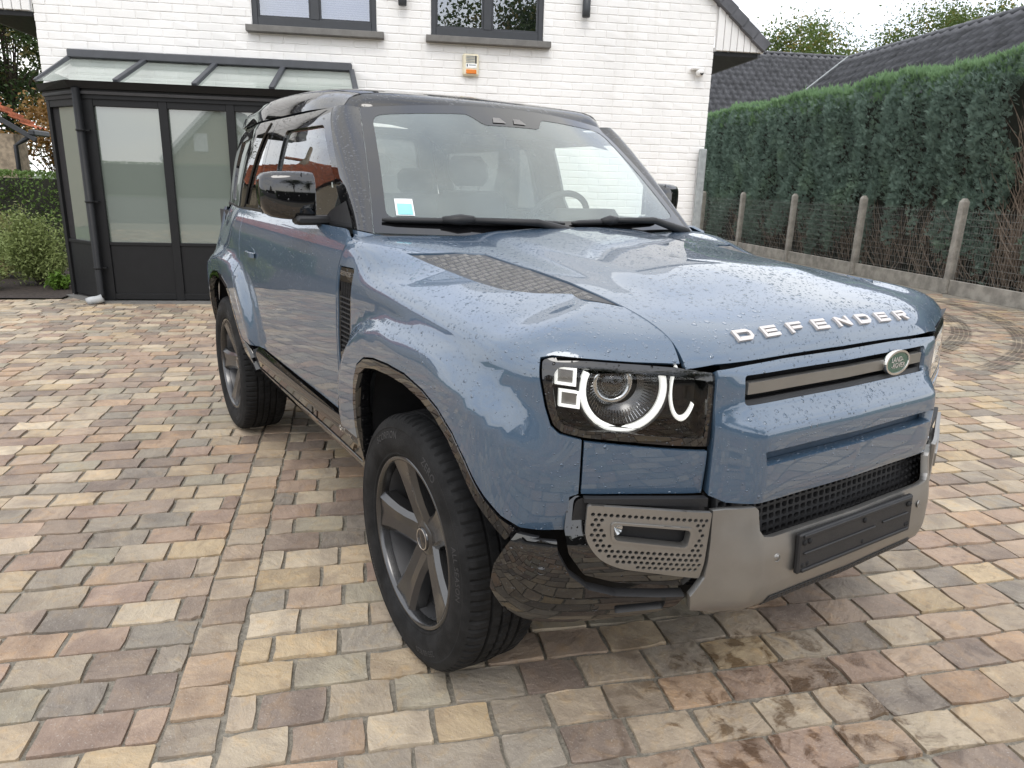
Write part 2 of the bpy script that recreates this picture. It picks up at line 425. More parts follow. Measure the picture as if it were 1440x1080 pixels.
# ------------------------------------------------------------------ setting materials
def stone_mat():
    t = NT('riven_sandstone'); at = t.n('Attribute', o=None, attribute_name='stone'); col, rnd = at.outputs[0], at.outputs[3]
    p0 = t.pos(); off = t.n('CombineXYZ', {0: t.math('MULTIPLY', rnd, 37.), 1: t.math('MULTIPLY', rnd, 91.), 2: t.math('MULTIPLY', rnd, 17.)})
    p = t.n('VectorMath', {0: p0, 1: off}, operation='ADD')
    rot = t.n('VectorRotate', {'Vector': p, 'Axis': (0, 0, 1), 'Angle': t.math('MULTIPLY', rnd, 6.3)})
    st = t.n('Mapping', {0: rot, 3: (1., 3.2, 1.)})
    n1 = t.noise(st, 9, 5, .62, .6); n2 = t.noise(p, 34, 5, .65); n3 = t.noise(p, 13, 4, .6, 1.0); n5 = t.noise(p, 5.5, 2, .5); n4 = t.noise(p, 190, 2)
    c = t.mix(t.maprange(n1, .20, .82), t.mix(.45, col, (.70, .66, .62), 'MULTIPLY'), t.mix(1., col, (1.16, 1.14, 1.06), 'MULTIPLY'))
    c = t.mix(t.math('MULTIPLY', t.maprange(n3, .48, .72), .6), c, t.mix(1., col, (1.22, 1.05, .78), 'MULTIPLY'))
    c = t.mix(t.math('MULTIPLY', t.maprange(n5, .50, .66), .6), c, t.mix(1., col, (.66, .63, .62), 'MULTIPLY'))
    c = t.mix(t.math('MULTIPLY', t.maprange(n5, .44, .30), .5), c, t.mix(1., col, (1.28, 1.24, 1.16), 'MULTIPLY'))
    c = t.mix(t.math('MULTIPLY', t.maprange(n2, .54, .76), .38), c, t.mix(1., c, (.52, .47, .43), 'MULTIPLY'))
    c = t.mix(t.math('MULTIPLY', t.maprange(n4, .6, .75), .35), c, (.55, .52, .47))
    # damp patches with outlines of their own: drips round the nose of the car and two curved wheel tracks by the fence
    sx = t.n('SeparateXYZ', {0: p0}, o=None)
    X, Y = sx.outputs[0], sx.outputs[1]
    def dist(cx, cy):
        a = t.math('SUBTRACT', X, cx); b = t.math('SUBTRACT', Y, cy)
        return t.math('SQRT', t.math('ADD', t.math('MULTIPLY', a, a), t.math('MULTIPLY', b, b)))
    near = t.maprange(dist(.84, -.12), .80, .25)
    blot = t.noise(p0, 11, 4, .6, .5)
    wet = t.math('MULTIPLY', near, t.maprange(t.math('ADD', blot, t.math('MULTIPLY', rnd, .05)), .535, .665))
    foot = t.maprange(t.math('ADD', t.noise(p0, 26, 3, .55), t.math('MULTIPLY', t.noise(p0, 2.3, 2), .55)), .87, .98)
    wet = t.math('MAXIMUM', wet, t.math('MULTIPLY', t.math('MULTIPLY', foot, .45), t.maprange(dist(1.0, .6), 1.7, .7)))
    trk = None; dc = dist(-6.2, 4.9)
    for R in (4.50, 5.10):
        e = t.math('ABSOLUTE', t.math('SUBTRACT', dc, R)); b = t.maprange(e, .13, .09)
        lines = t.maprange(t.math('ABSOLUTE', t.math('SINE', t.math('MULTIPLY', dc, 70.))), .15, .5)
        b = t.math('MULTIPLY', b, t.math('MULTIPLY_ADD', lines, .6, .4)); trk = b if trk is None else t.math('MAXIMUM', trk, b)
    trk = t.math('MULTIPLY', trk, t.math('MULTIPLY', t.maprange(Y, 4.4, 5.6), t.maprange(X, -4.2, -3.2)))
    trk = t.math('MULTIPLY', trk, t.maprange(t.noise(p0, 5, 3), .30, .55))
    c = t.mix(wet, c, t.mix(1., c, (.46, .41, .37), 'MULTIPLY'))
    c = t.mix(t.math('MULTIPLY', trk, .75), c, (.055, .045, .036))
    r = t.mixf(wet, t.mixf(n2, .50, .80), .16)
    h = t.math('ADD', t.math('MULTIPLY', n1, .40), t.math('ADD', t.math('MULTIPLY_ADD', n2, .45, t.math('MULTIPLY', n3, .5)), t.math('MULTIPLY', n4, .10)))
    return t.done(t.bsdf(Base_Color=c, Roughness=r, Specular_IOR_Level=.4, Normal=t.bump(h, .75, .014)))
M['stone'] = stone_mat()
def joint_mat():
    t = NT('sandy_jointing'); p = t.pos(); n = t.noise(p, 70, 5, .7); n2 = t.noise(p, 2.5, 4)
    c = t.mix(t.maprange(n, .3, .7), (.16, .145, .12), (.34, .305, .25)); c = t.mix(t.math('MULTIPLY', n2, .5), c, (.16, .15, .115))
    return t.done(t.bsdf(Base_Color=c, Roughness=.95, Normal=t.bump(n, .8, .01)))
M['joint'] = joint_mat()
def wall_mat(name, col, var=.08):
    t = NT(name); p = t.pos(); n = t.noise(p, 1.6, 4, .6); f = t.noise(p, 60, 4, .65); rp = t.n('NewGeometry', o=5)
    c = t.mix(t.maprange(n, .3, .75), col, tuple(x*(1-var) for x in col)); c = t.mix(t.math('MULTIPLY', rp, .05), c, tuple(x*.82 for x in col))
    sm = t.n('Mapping', {0: p, 3: (9., 9., .7)}); g = t.noise(sm, 1.0, 4, .65); c = t.mix(t.math('MULTIPLY', t.maprange(g, .52, .78), .16), c, tuple(x*y for x, y in zip(col, (.62, .60, .54))))
    return t.done(t.bsdf(Base_Color=c, Roughness=.62, Normal=t.bump(f, .35, .006)))
M['white'] = wall_mat('white_painted_brick', (.83, .82, .80)); M['white_board'] = wall_mat('white_board', (.80, .79, .77))
M['anth'] = simple('anthracite_frame', (.034, .037, .042), .42, var=.08); M['anth2'] = simple('satin_black_frame', (.0070, .0074, .0082), .5, var=.10, spec=.3)
M['slate'] = simple('slate_grey_metal', (.060, .064, .072), .45, var=.1); M['bluestone'] = simple('grey_stone_sill', (.15, .145, .135), .7, bump=.2)
M['concrete'] = simple('weathered_concrete', (.29, .27, .235), .88, var=.28, vscale=5, bump=.5, bscale=45)
M['galv'] = simple('galvanised_steel', (.33, .35, .35), .45, metal=.6, var=.15, vscale=14)
M['wire'] = simple('fence_wire', (.24, .24, .22), .6, metal=.4)
M['pvc'] = simple('grey_pipe_plastic', (.36, .37, .37), .5)
M['soil'] = simple('bark_mulch', (.035, .025, .020), .95, var=.5, vscale=30, bump=1., bscale=40)
def pane_mat(name, base, refl=1.5, wob=.0):
    t = NT(name); p = t.pos()
    c = t.mix(t.noise(p, 1.2, 3), base, tuple(x*.85 for x in base))
    return t.done(t.bsdf(Base_Color=c, Roughness=.5, Specular_IOR_Level=.5, Coat_Weight=1., Coat_Roughness=.01, Coat_IOR=refl))
M['frosted'] = pane_mat('pale_green_privacy_glass', (.13, .16, .135), 2.3)
M['roofglass'] = glass('porch_roof_glass', (.80, .87, .84), .25, (.70, .74, .68), ior=1.5)
M['pane_clear'] = glass('clear_window_glass', (.75, .78, .80), .0, (.5, .5, .5), ior=2.1)
def blind_mat():
    t = NT('sky_tinted_slatted_blind'); p = t.pos(); z = t.n('SeparateXYZ', {0: p}, o=2); w = t.math('SINE', t.math('MULTIPLY', z, 250.))
    return t.done(t.bsdf(Base_Color=t.mix(t.maprange(w, -1., 1.), (.25, .26, .50), (.37, .38, .62)), Roughness=.6))  # lilac puts the sky's reflection into the slat colour
M['pane_backing'] = blind_mat(); M['room'] = simple('dim_room', (.012, .011, .012), .9)
M['tile_grey'] = simple('dark_grey_roof_tile', (.075, .076, .084), .50, var=.35, vscale=3, bump=.2)
M['tile_orange'] = simple('orange_clay_tile', (.42, .125, .055), .75, var=.4, vscale=4, bump=.3)
M['brick_tan'] = simple('tan_brick', (.30, .24, .17), .85, var=.3, vscale=12, bump=.4, bscale=30)
def leaf_mat(name, c1, c2, c3=None, transl=.25, rough=.55):
    t = NT(name); rp = t.n('NewGeometry', o=5); p = t.pos()
    n = t.noise(p, 1.1, 3); c = t.mix(rp, c1, c2)
    if c3: c = t.mix(t.maprange(n, .52, .68), c, c3)
    d = t.bsdf(Base_Color=c, Roughness=rough, Specular_IOR_Level=.3); tr = t.n('BsdfTranslucent', {0: c})
    return t.done(t.n('MixShader', {0: transl, 1: d, 2: tr}))
M['cypress'] = leaf_mat('blue_green_cypress_sprays', (.155, .225, .185), (.300, .390, .315), (.235, .325, .235), .45)
M['cypress_top'] = leaf_mat('fresh_cypress_tips', (.17, .28, .14), (.28, .41, .21), None, .45)
M['twig'] = leaf_mat('dry_brown_twigs', (.18, .138, .105), (.38, .30, .23), None, .0, .9)
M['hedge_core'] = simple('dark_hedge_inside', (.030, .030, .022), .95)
M['laurel'] = leaf_mat('small_hedge_leaves', (.085, .15, .035), (.22, .31, .085), None, .25)
M['shrub'] = leaf_mat('olive_shrub_leaves', (.17, .22, .075), (.37, .41, .15), (.27, .24, .11), .25)
M['shrub2'] = leaf_mat('bright_green_leaves', (.10, .19, .03), (.20, .30, .05), None, .3)
M['oak'] = leaf_mat('autumn_green_leaves', (.080, .130, .032), (.185, .225, .065), (.30, .23, .07), .4)
M['oak2'] = leaf_mat('dark_green_leaves', (.045, .080, .030), (.110, .150, .050), (.17, .14, .05), .4)
M['rust'] = leaf_mat('russet_leaves', (.20, .10, .03), (.30, .20, .05), (.12, .13, .03), .3)
M['bark'] = simple('bark', (.055, .042, .032), .95, var=.4, bump=.8, bscale=30)
M['asphalt'] = simple('street_asphalt', (.055, .055, .056), .9, var=.2, bump=.5, bscale=90)
M['grass'] = simple('rough_lawn', (.055, .085, .028), .95, var=.4, vscale=4, bump=.8, bscale=70)
M['alarm_w'] = simple('yellowed_alarm_case', (.70, .64, .48), .45); M['metalgrey'] = simple('dark_lamp_metal', (.045, .048, .052), .45, metal=.4)

# ------------------------------------------------------------------ ground, paving
gd = mobj('ground', [(-400, -400, -.06), (400, -400, -.06), (400, 400, -.06), (-400, 400, -.06)], [(0, 1, 2, 3)], M['grass']); tag(gd, kind='structure')
def hpoly(pts, z): return [tuple(HM @ Vector((a, b, z))) for a, b in pts]
drive = mobj('driveway', hpoly([(-14, -9), (8.2, -9), (8.2, 7.6), (8.2, 20), (3.0, 20), (3.0, 7.4), (-5.05, 7.4), (-5.05, 6.98), (-14, 6.98)], -.009), [tuple(range(9))], M['joint']); tag(drive, kind='structure')
street = mobj('street', hpoly([(-80, -42), (80, -42), (80, -9.0), (-80, -9.0)], -.02), [(0, 1, 2, 3)], M['asphalt']); tag(street, kind='structure')
PTH = rad(70.1); ER = np.array([math.cos(PTH), math.sin(PTH)]); ES = np.array([-math.sin(PTH), math.cos(PTH)])     # r along the courses, s away from the camera
PAL = np.array([1.08, 1.0, .90])*np.array([(.270,.245,.215),(.33,.285,.225),(.44,.350,.235),(.47,.365,.215),(.235,.175,.150),(.200,.150,.138),(.33,.225,.175),(.36,.265,.205),(.275,.265,.215),(.52,.455,.355),(.235,.225,.210),(.40,.335,.265),(.175,.160,.155),(.39,.255,.165),(.30,.200,.165),(.46,.40,.31)])
stones = []
def add_stone(r0, r1, s0, s1, g): stones.append((r0, r1, s0, s1, g))
s = -5.4; row = 0
while s < 7.4:
    hgt = .146+random.uniform(-.008, .008)
    for a, b, start in ((-1.455, 7.9, 0), (-1.612, -9.0, 1)):
        r = a; first = True
        while (r < b) if start == 0 else (r > b):
            L = random.choice((.185, .20, .21, .215, .235))+random.uniform(-.02, .02)
            if first and row % 2: L = .10+random.uniform(-.02, .03)
            first = False
            r2 = r+L if start == 0 else r-L
            add_stone(min(r, r2), max(r, r2), s, s+hgt, 0); r = r2
    s += hgt; row += 1
s = -5.4
while s < 7.4:
    h = .135+random.uniform(-.015, .03); add_stone(-1.612, -1.455, s, s+h, 1); s += h
def stone_geo(r0, r1, s0, s1):
    j = lambda k: random.uniform(-k, k)
    g = .0072
    r0 += g+j(.003); r1 -= g+j(.003); s0 += g+j(.003); s1 -= g+j(.003)
    c = .0045; k = .0050; L = r1-r0; W = s1-s0
    fr = lambda a, b: a+(b-a)*random.uniform(.3, .7)
    ring = [(r0+c+j(.003), s0+j(k)*.5), (r0+L*random.uniform(.2, .4), s0+j(k)), (r0+L*random.uniform(.6, .8), s0+j(k)), (r1-c+j(.003), s0+j(k)*.5), (r1+j(k)*.6, s0+c), (r1+j(k), s0+W*random.uniform(.35, .65)), (r1+j(k)*.6, s1-c),
            (r1-c, s1+j(k)*.5), (r0+L*random.uniform(.6, .8), s1+j(k)), (r0+L*random.uniform(.2, .4), s1+j(k)), (r0+c, s1+j(k)*.5), (r0+j(k)*.6, s1-c), (r0+j(k), s0+W*random.uniform(.35, .65)), (r0+j(k)*.6, s0+c)]
    if random.random() < .35:                                  # a chipped corner
        q_ = random.choice((3, 7, 10)); a_, b_ = ring[q_]; ring[q_] = (a_+(cx_ := ((r0+r1)/2-a_))*.09, b_+((s0+s1)/2-b_)*.14)
    q = np.array(ring); cen = q.mean(0); n = len(q)
    ta, tb = j(.030), j(.030); z0 = .002+j(.0025)
    zt = lambda P: z0+(P[:, 0]-cen[0])*ta+(P[:, 1]-cen[1])*tb
    xy = lambda P: P[:, [0]]*ER+P[:, [1]]*ES
    out = cen+(q-cen)*np.array([1+.004/max(L, .05), 1+.004/.14])
    V_ = np.vstack([np.c_[xy(out), np.full(n, -.025)], np.c_[xy(q), zt(q)-np.abs(rng.normal(0, .0016, n))]])
    F_ = [(i, (i+1) % n, n+(i+1) % n, n+i) for i in range(n)]+[tuple(range(n, 2*n))]
    return V_, F_
keep = []
W2C = cam.matrix_world.inverted()
for st in stones:
    rc, sc = (st[0]+st[1])/2, (st[2]+st[3])/2; p = Vector((rc*ER[0]+sc*ES[0], rc*ER[1]+sc*ES[1], 0)); h = HM.inverted() @ p
    if h.x > 7.68 or (h.y > 7.22 and h.x < 3.2) or (h.y > 6.95 and h.x < -5.05): continue
    q = W2C @ p; d = -q.z
    vis = d > .3 and abs(q.x/d) < .78 and abs(q.y/d) < .60
    hid = -2.4 < p.x < .2 and -.7 < p.y < .9                 # out of sight under the car
    keep.append((0 if (vis and not hid) else 1, d, st, p))
keep.sort(key=lambda k: (k[0], k[1]))
bigV, bigF, bigC = [], [], []; nv = 0
for i, (o_, d, st, p) in enumerate(keep):
    V_, F_ = stone_geo(*st[:4])
    c = (PAL[random.randrange(len(PAL))]*.66+np.array([.320, .268, .208])*.34)*random.uniform(.86, 1.08)
    if st[4] == 1: c = c*.6+np.array([.35, .265, .185])*.4
    c = c*.78+float(c @ [.3, .55, .15])*.22*np.array([1.04, 1., .93])
    c = (*np.clip(c, 0, 1), random.random())
    if i < 300:
        me = bpy.data.meshes.new('paving_stone'); me.from_pydata(V_.tolist(), [], F_); me.materials.append(M['stone'])
        a = me.color_attributes.new('stone', 'FLOAT_COLOR', 'POINT'); a.data.foreach_set('color', np.tile(c, len(V_)).astype(np.float32))
        link('paving_stone', me, None, drive)
    else:
        bigV.append(V_); bigF += [tuple(k+nv for k in f) for f in F_]; bigC.append(np.tile(c, (len(V_), 1))); nv += len(V_)
me = bpy.data.meshes.new('paving_field'); me.from_pydata(np.vstack(bigV).tolist(), [], bigF); me.materials.append(M['stone'])
a = me.color_attributes.new('stone', 'FLOAT_COLOR', 'POINT'); a.data.foreach_set('color', np.vstack(bigC).ravel().astype(np.float32))
pf = link('paving_field', me, None, drive); tag(pf, kind='stuff')
bed = mobj('garden_bed', hpoly([(-14, 6.98), (-5.05, 6.98), (-5.05, 14), (-14, 14)], .012), [(0, 1, 2, 3)], M['soil']); tag(bed, kind='structure')

# ------------------------------------------------------------------ white house
house = hempty('white_house', 'two storey house of white painted brick with anthracite windows', 'house')
FM_ = 7.25
wins = [(-2.635, -1.176), (-.522, .886)]; WZ0, WZ1 = 3.235, 4.35
mb = MB()
def slab(t0, t1, z0, z1): mb.box(((t0+t1)/2, FM_+.16, (z0+z1)/2), (t1-t0, .30, z1-z0))
slab(-5.022, 3.152, -.05, WZ0); slab(-5.022, wins[0][0], WZ0, WZ1); slab(wins[0][1], wins[1][0], WZ0, WZ1); slab(wins[1][1], 3.152, WZ0, WZ1); slab(-5.022, 3.152, WZ1, 5.2)
wall = mb.build('wall', M['white'], house)
MB().box((-.93, 12.5, 2.5), (8.0, 9.9, 5.2)).build('house_body', M['white'], house)
var = []
for k in range(5):
    b = MB(); b.box((0, 0, 0), (.266, .05, .0815), bev=.0045)
    v = np.array(b.v); v += rng.normal(0, .0011, v.shape); v[:, 2] += v[:, 0]*random.uniform(-.006, .006)
    me = bpy.data.meshes.new('brick'); me.from_pydata(v.tolist(), [], b.f); me.materials.append(M['white']); var.append((me, v, b.f))
bl = []; CO, BL = .0905, .2745
for r in range(50):
    z = r*CO+CO/2-.02; off = (r % 2)*BL/2+random.uniform(-.008, .008); t = -5.03+off-BL
    while t < 3.16:
        t0, t1 = max(t, -5.03), min(t+BL, 3.16); t += BL
        if t1-t0 < .05: continue
        c = (t0+t1)/2
        if z < 2.25 and c < -1.6: continue
        if any(a-.02 < t1 and t0 < b+.02 for a, b in wins) and WZ0-.075 < z+CO/2 and z-CO/2 < WZ1: 
            segs = [(t0, t1)]
            for a, b in wins:
                ns = []
                lo, hi = (a-.065, b+.09) if z < WZ0+.02 else (a-.004, b+.004)
                for x0, x1 in segs:
                    if x1 <= lo or x0 >= hi: ns.append((x0, x1))
                    else:
                        if x0 < lo: ns.append((x0, lo))
                        if x1 > hi: ns.append((hi, x1))
                segs = ns
            for x0, x1 in segs:
                if x1-x0 > .02: bl.append((x0, x1, z))
            continue
        bl.append((t0, t1, z))
def vis_brick(b):
    c = (b[0]+b[1])/2
    if b[2] > 3.62: return 9
    if b[2] < 2.75 and c < 1.05: return 5
    if b[2] < 2.25 and c < 1.9: return 5
    if b[2] < 1.1: return 5
    return 0
bl.sort(key=lambda b: (vis_brick(b), abs((b[0]+b[1])/2-CAMH.x)+abs(b[2]-2.6)*.3))
BV, BF, bn = [], [], 0
for i, (t0, t1, z) in enumerate(bl):
    me, v, f = random.choice(var); sx = (t1-t0-.0085)/.266; dy = random.uniform(-.0014, .0014)
    if i < 300:
        o = bpy.data.objects.new('brick', me); COL.objects.link(o); o.parent = wall
        o.location = ((t0+t1)/2, FM_+.028+dy, z); o.scale = (sx, 1, 1)
    else:
        BV.append(v*[sx, 1, 1]+[(t0+t1)/2, FM_+.028+dy, z]); BF += [tuple(k+bn for k in q) for q in f]; bn += len(v)
bw = mobj('brickwork', np.vstack(BV), BF, M['white'], wall); tag(bw, kind='stuff')
for wi, (a, b) in enumerate(wins):
    w = empty('window', (0, 0, 0), house)
    y = FM_+.06; c = (a+b)/2
    fr = MB()
    fr.box((a+.032, y, (WZ0+WZ1)/2), (.064, .07, WZ1-WZ0), bev=.004); fr.box((b-.032, y, (WZ0+WZ1)/2), (.064, .07, WZ1-WZ0), bev=.004)
    fr.box((c, y, WZ0+.055), (b-a-.13, .07, .11), bev=.004); fr.box((c, y, WZ1-.04), (b-a-.13, .07, .08), bev=.004)
    fr.box((c, y, (WZ0+WZ1)/2+.015), (.10, .07, WZ1-WZ0-.19), bev=.004)
    fr.build('frame', M['anth'], w)
    for x0, x1 in ((a+.064, c-.05), (c+.05, b-.064)):
        sb = MB(); z0 = WZ0+.11
        for (u0, u1, v0, v1) in ((x0, x0+.022, z0, WZ1-.08), (x1-.022, x1, z0, WZ1-.08), (x0+.022, x1-.022, z0, z0+.022), (x0+.022, x1-.022, WZ1-.102, WZ1-.08)):
            sb.box(((u0+u1)/2, y+.006, (v0+v1)/2), (u1-u0, .05, v1-v0), bev=.003)
        sb.build('sash', M['anth'], w)
        MB().box(((x0+x1)/2, y+.010, (z0+WZ1-.08)/2), (x1-x0-.02, .006, WZ1-.08-z0-.02)).build('pane', M['pane_clear'], w)
    MB().box((c, y+.10, (WZ0+WZ1)/2), (b-a-.06, .01, WZ1-WZ0-.04)).build('pane_backing', M['pane_backing'] if wi == 0 else M['room'], w)  # second window gets a dark sheet: the room's shade as colour, no slats
    MB().box((c+.012, FM_-.03, WZ0-.036), (b-a+.145, .15, .072), bev=.004).build('sill', M['bluestone'], w)
    for x in (a-.001, b+.001): MB().box((x, FM_+.07, (WZ0+WZ1)/2+.03), (.006, .13, WZ1-WZ0)).build('reveal', M['white_board'], w)
# overhanging eaves with white boarding, black soffit and verge tiles
for sgn, e in ((1, 3.165), (-1, -5.035)):
    g = empty('gable_boarding', (0, 0, 0), house)
    for k in range(7):
        t0 = e+sgn*(.008+k*.095); zt = 3.42+(.63-(k*.095+.095))*.80
        z0 = 3.255
        if zt > z0+.02: MB().box((t0+sgn*.045, FM_-.02, (z0+zt+.6)/2-.3+.0), (.088, .03, zt-z0), bev=.006).build('board', M['white_board'], g)
    mobj('boarding_back', [(e, FM_+.012, 3.25), (e+sgn*.68, FM_+.012, 3.25), (e+sgn*.68, FM_+.012, 3.33), (e-sgn*.02, FM_+.012, 3.90)], [(0, 1, 2, 3)], M['white_board'], g)
    ss = empty('eaves', (0, 0, 0), house)
    MB().box((e+sgn*.30, FM_+3.4, 3.225), (.59, 6.8, .05)).build('soffit', M['anth2'], ss)
    MB().box((e+sgn*.62, FM_+3.4, 3.29), (.04, 6.8, .17)).build('gutter', M['slate'], ss)
    vg = empty('verge', (0, 0, 0), house); d = Vector((-.775*sgn, 0, .632)).normalized()
    ang = math.atan2(.632, .775)
    for k in range(9):
        p = Vector((e+sgn*.66, FM_-.045, 3.28))+d*(k*.21)
        R = Matrix.Translation(p) @ Matrix.Rotation(sgn*ang, 4, 'Y')
        MB().box((-sgn*.115, 0, .045), (.24, .10, .14), R @ Matrix.Rotation(-sgn*.05, 4, 'Y'), .008).build('verge_tile', M['tile_grey'], vg)
# ------------------------------------------------------------------ glazed porch
po = hempty('glazed_porch', 'black framed glazed porch with sloping glass roof against the white house', 'porch')
FR = 6.74; TL, TRT = -4.49, -1.47
plan = [(-5.02, FM_-.01), (TL, FR), (TRT, FR), (TRT, FM_-.01)]
def prism_h(name, poly, z0, z1, mat, par):
    m = MB(); n = len(poly); m.add([(x, y, z0) for x, y in poly]+[(x, y, z1) for x, y in poly], [tuple(range(n))[::-1], tuple(range(n, 2*n))]+[(i, (i+1) % n, n+(i+1) % n, n+i) for i in range(n)])
    return m.build(name, mat, par)
def grow(p, k): return [(p[0][0]-k*.7, p[0][1]), (p[1][0]-k*.4, p[1][1]-k), (p[2][0]+k, p[2][1]-k), (p[3][0]+k, p[3][1])]
prism_h('plinth', grow(plan, .10), -.02, .022, M['bluestone'], po)
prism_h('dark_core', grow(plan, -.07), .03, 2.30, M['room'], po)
posts = [TL+.085, -3.585, -2.85, -2.12, TRT-.05]
for i, x in enumerate(posts): MB().box((x, FR+.035, 1.17), (.16 if i == 0 else .095, .07, 2.28), bev=.004).build('post', M['anth2'], po)
for i in range(4):
    x0, x1 = posts[i]+(.08 if i == 0 else .047), posts[i+1]-.047; c = (x0+x1)/2
    MB().box((c, FR+.043, .375), (x1-x0, .04, .64), bev=.003).build('infill_panel', M['anth2'], po)
    MB().box((c, FR+.030, .072), (x1-x0, .05, .07), bev=.003).build('bottom_rail', M['anth2'], po)
    MB().box((c, FR+.036, .698), (x1-x0, .056, .036), bev=.003).build('mid_rail', M['anth2'], po)
    MB().box((c, FR+.050, 1.475), (x1-x0, .012, 1.52)).build('pane', M['frosted'], po)
    MB().box((c, FR+.036, 2.265), (x1-x0, .060, .08), bev=.003).build('top_rail', M['anth2'], po)
# splayed side
A, B = Vector((-5.02, FM_-.012, 0)), Vector((TL, FR, 0)); dv = (B-A); Ls = dv.length; SM = Matrix.Translation(A) @ Matrix.Rotation(math.atan2(dv.y, dv.x), 4, 'Z')
for x, w in ((.035, .07), (Ls-.035, .07)): MB().box((x, .035, 1.17), (w, .07, 2.28), SM, .004).build('post', M['anth2'], po)
MB().box((Ls/2, .045, .375), (Ls-.14, .04, .64), SM, .003).build('infill_panel', M['anth2'], po)
MB().box((Ls/2, .038, .698), (Ls-.14, .056, .036), SM, .003).build('mid_rail', M['anth2'], po)
MB().box((Ls/2, .050, 1.475), (Ls-.14, .012, 1.52), SM).build('pane', M['frosted'], po)
MB().box((Ls/2, .036, 2.265), (Ls-.14, .060, .08), SM, .003).build('top_rail', M['anth2'], po)
# head beams and gutter following the plan
def ring(name, k0, k1, z0, z1, mat):
    p = grow(plan, k0); q = grow(plan, k1); n = 4
    m = MB(); m.add([(x, y, z0) for x, y in p]+[(x, y, z1) for x, y in q], [(i, i+1, n+i+1, n+i) for i in range(3)]+[tuple(range(4))[::-1], (4, 5, 6, 7)])
    return m.build(name, mat, po)
ring('head_beam', .015, .015, 2.30, 2.345, M['anth2']); ring('head_moulding', .040, .055, 2.345, 2.375, M['slate']); ring('head_beam', .035, .035, 2.375, 2.40, M['anth2'])
ring('gutter', .085, .125, 2.40, 2.475, M['anth2'])
G = grow(plan, .085); RB = [(G[0][0]+.02, G[0][1]-.06), (G[1][0], G[1][1]), (G[2][0], G[2][1])]
top = [(-4.68, FM_-.035), (-1.49, FM_-.035)]; zb, zt = 2.47, 2.775
def rp(a, zz): return (a[0], a[1], zz)
bot_t = [-4.03, -3.20, -2.36]; top_t = [-3.865, -3.075, -2.295]
gl_b = [(-4.50, FR-.085)]+[(t, FR-.085) for t in bot_t]+[(TRT+.06, FR-.085)]; gl_t = [(-4.68, FM_-.035)]+[(t, FM_-.035) for t in top_t]+[(-1.49, FM_-.035)]
for i in range(4):
    vs = [rp(gl_b[i], zb), rp(gl_b[i+1], zb), rp(gl_t[i+1], zt), rp(gl_t[i], zt)]
    if i == 0: vs = [(-4.98, FM_-.30, zb+.01)]+vs; mobj('roof_pane', vs, [(0, 1, 2, 3, 4)], M['roofglass'], po)
    else: mobj('roof_pane', vs, [(0, 1, 2, 3)], M['roofglass'], po)
for a, b in [((-4.99, FM_-.28), (-4.69, FM_-.035))]+list(zip(gl_b[1:], gl_t[1:])):
    va, vb = Vector(rp(a, zb+.015)), Vector(rp(b, zt+.015)); d = vb-va
    R = Matrix.Translation((va+vb)/2) @ d.to_track_quat('X', 'Z').to_matrix().to_4x4()
    MB().box((0, 0, 0), (d.length, .062, .045), R, .006).build('glazing_bar', M['slate'], po)
MB().box(((-4.70-1.485)/2, FM_-.035, 2.825), (3.215, .09, .09), bev=.01).build('flashing', M['slate'], po)
pipe = MB(); px, py = TL+.035, FR-.075
pipe.tube([(px, py, 2.40), (px, py, .12), (px+.01, py-.02, .07)], .042, 14); pp = pipe.build('downpipe', M['anth2'], po, True)
for z in (1.96, 1.18, .42): MB().lathe([(.046, -.012), (.050, -.008), (.050, .008), (.046, .012)], 18, Matrix.Translation((px, py, z))).build('pipe_bracket', M['anth2'], pp, True); MB().box((px+.055, py+.03, z), (.07, .05, .012)).build('bracket_arm', M['anth2'], pp)
MB().tube([(px+.03, py-.05, .075), (px-.02, py-.06, .055), (px-.09, py-.07, .045), (px-.13, py-.075, .03)], .047, 14).build('outlet', M['pvc'], pp, True)
# ------------------------------------------------------------------ fittings on the wall
al = hempty('alarm_box', 'yellowed alarm sounder with amber lamp under the upper window', 'alarm', loc=(-.03, FM_, 2.925))
al_c = MB(); al_c.box((0, -.03, 0), (.205, .06, .255), bev=.018); al_c.build('case', M['alarm_w'], al)
for k in range(5): MB().box((-.005, -.062, .098-k*.018), (.11, .006, .010), bev=.002).build('louvre', M['galv'], al)
MB().box((.062, -.062, .06), (.020, .006, .09), bev=.002).build('side_slot', M['metalgrey'], al)
MB().box((.005, -.062, -.012), (.135, .005, .05), bev=.001).build('label_plate', M['sticker_w'], al)
MB().box((-.045, -.0648, -.008), (.014, .002, .030)).build('label_mark', M['metalgrey'], al); MB().box((.018, -.0648, -.004), (.085, .002, .008)).build('label_line', M['metalgrey'], al)
MB().box((.005, -.064, -.080), (.13, .014, .050), bev=.006).build('amber_lamp', M['amber'], al)
for x, lab in ((1.405, 'dark cylindrical wall lamp right of the upper windows'), (-.864, 'dark cylindrical wall lamp between the two upper windows')):
    l = hempty('wall_lamp', lab, 'lamp', 'wall lamps on the white house', (x, FM_, 3.54))
    MB().lathe([(0, 0), (.046, 0), (.050, .006), (.050, .30), (0, .30)], 24, Matrix.Translation((0, -.075, 0))).build('shade', M['metalgrey'], l, True); MB().box((0, -.015, .15), (.05, .03, .10), bev=.005).build('bracket', M['metalgrey'], l)
cm = hempty('security_camera', 'small white dome security camera near the corner of the white wall', 'camera', loc=(2.955, FM_, 2.985))
MB().box((-.02, -.05, .035), (.16, .10, .035), bev=.012).build('mount', M['white_board'], cm)
MB().lathe([(0, -.062), (.03, -.055), (.052, -.03), (.058, 0), (.05, .022), (0, .024)], 24, Matrix.Translation((.015, -.06, .0))).build('dome', M['white_board'], cm, True)
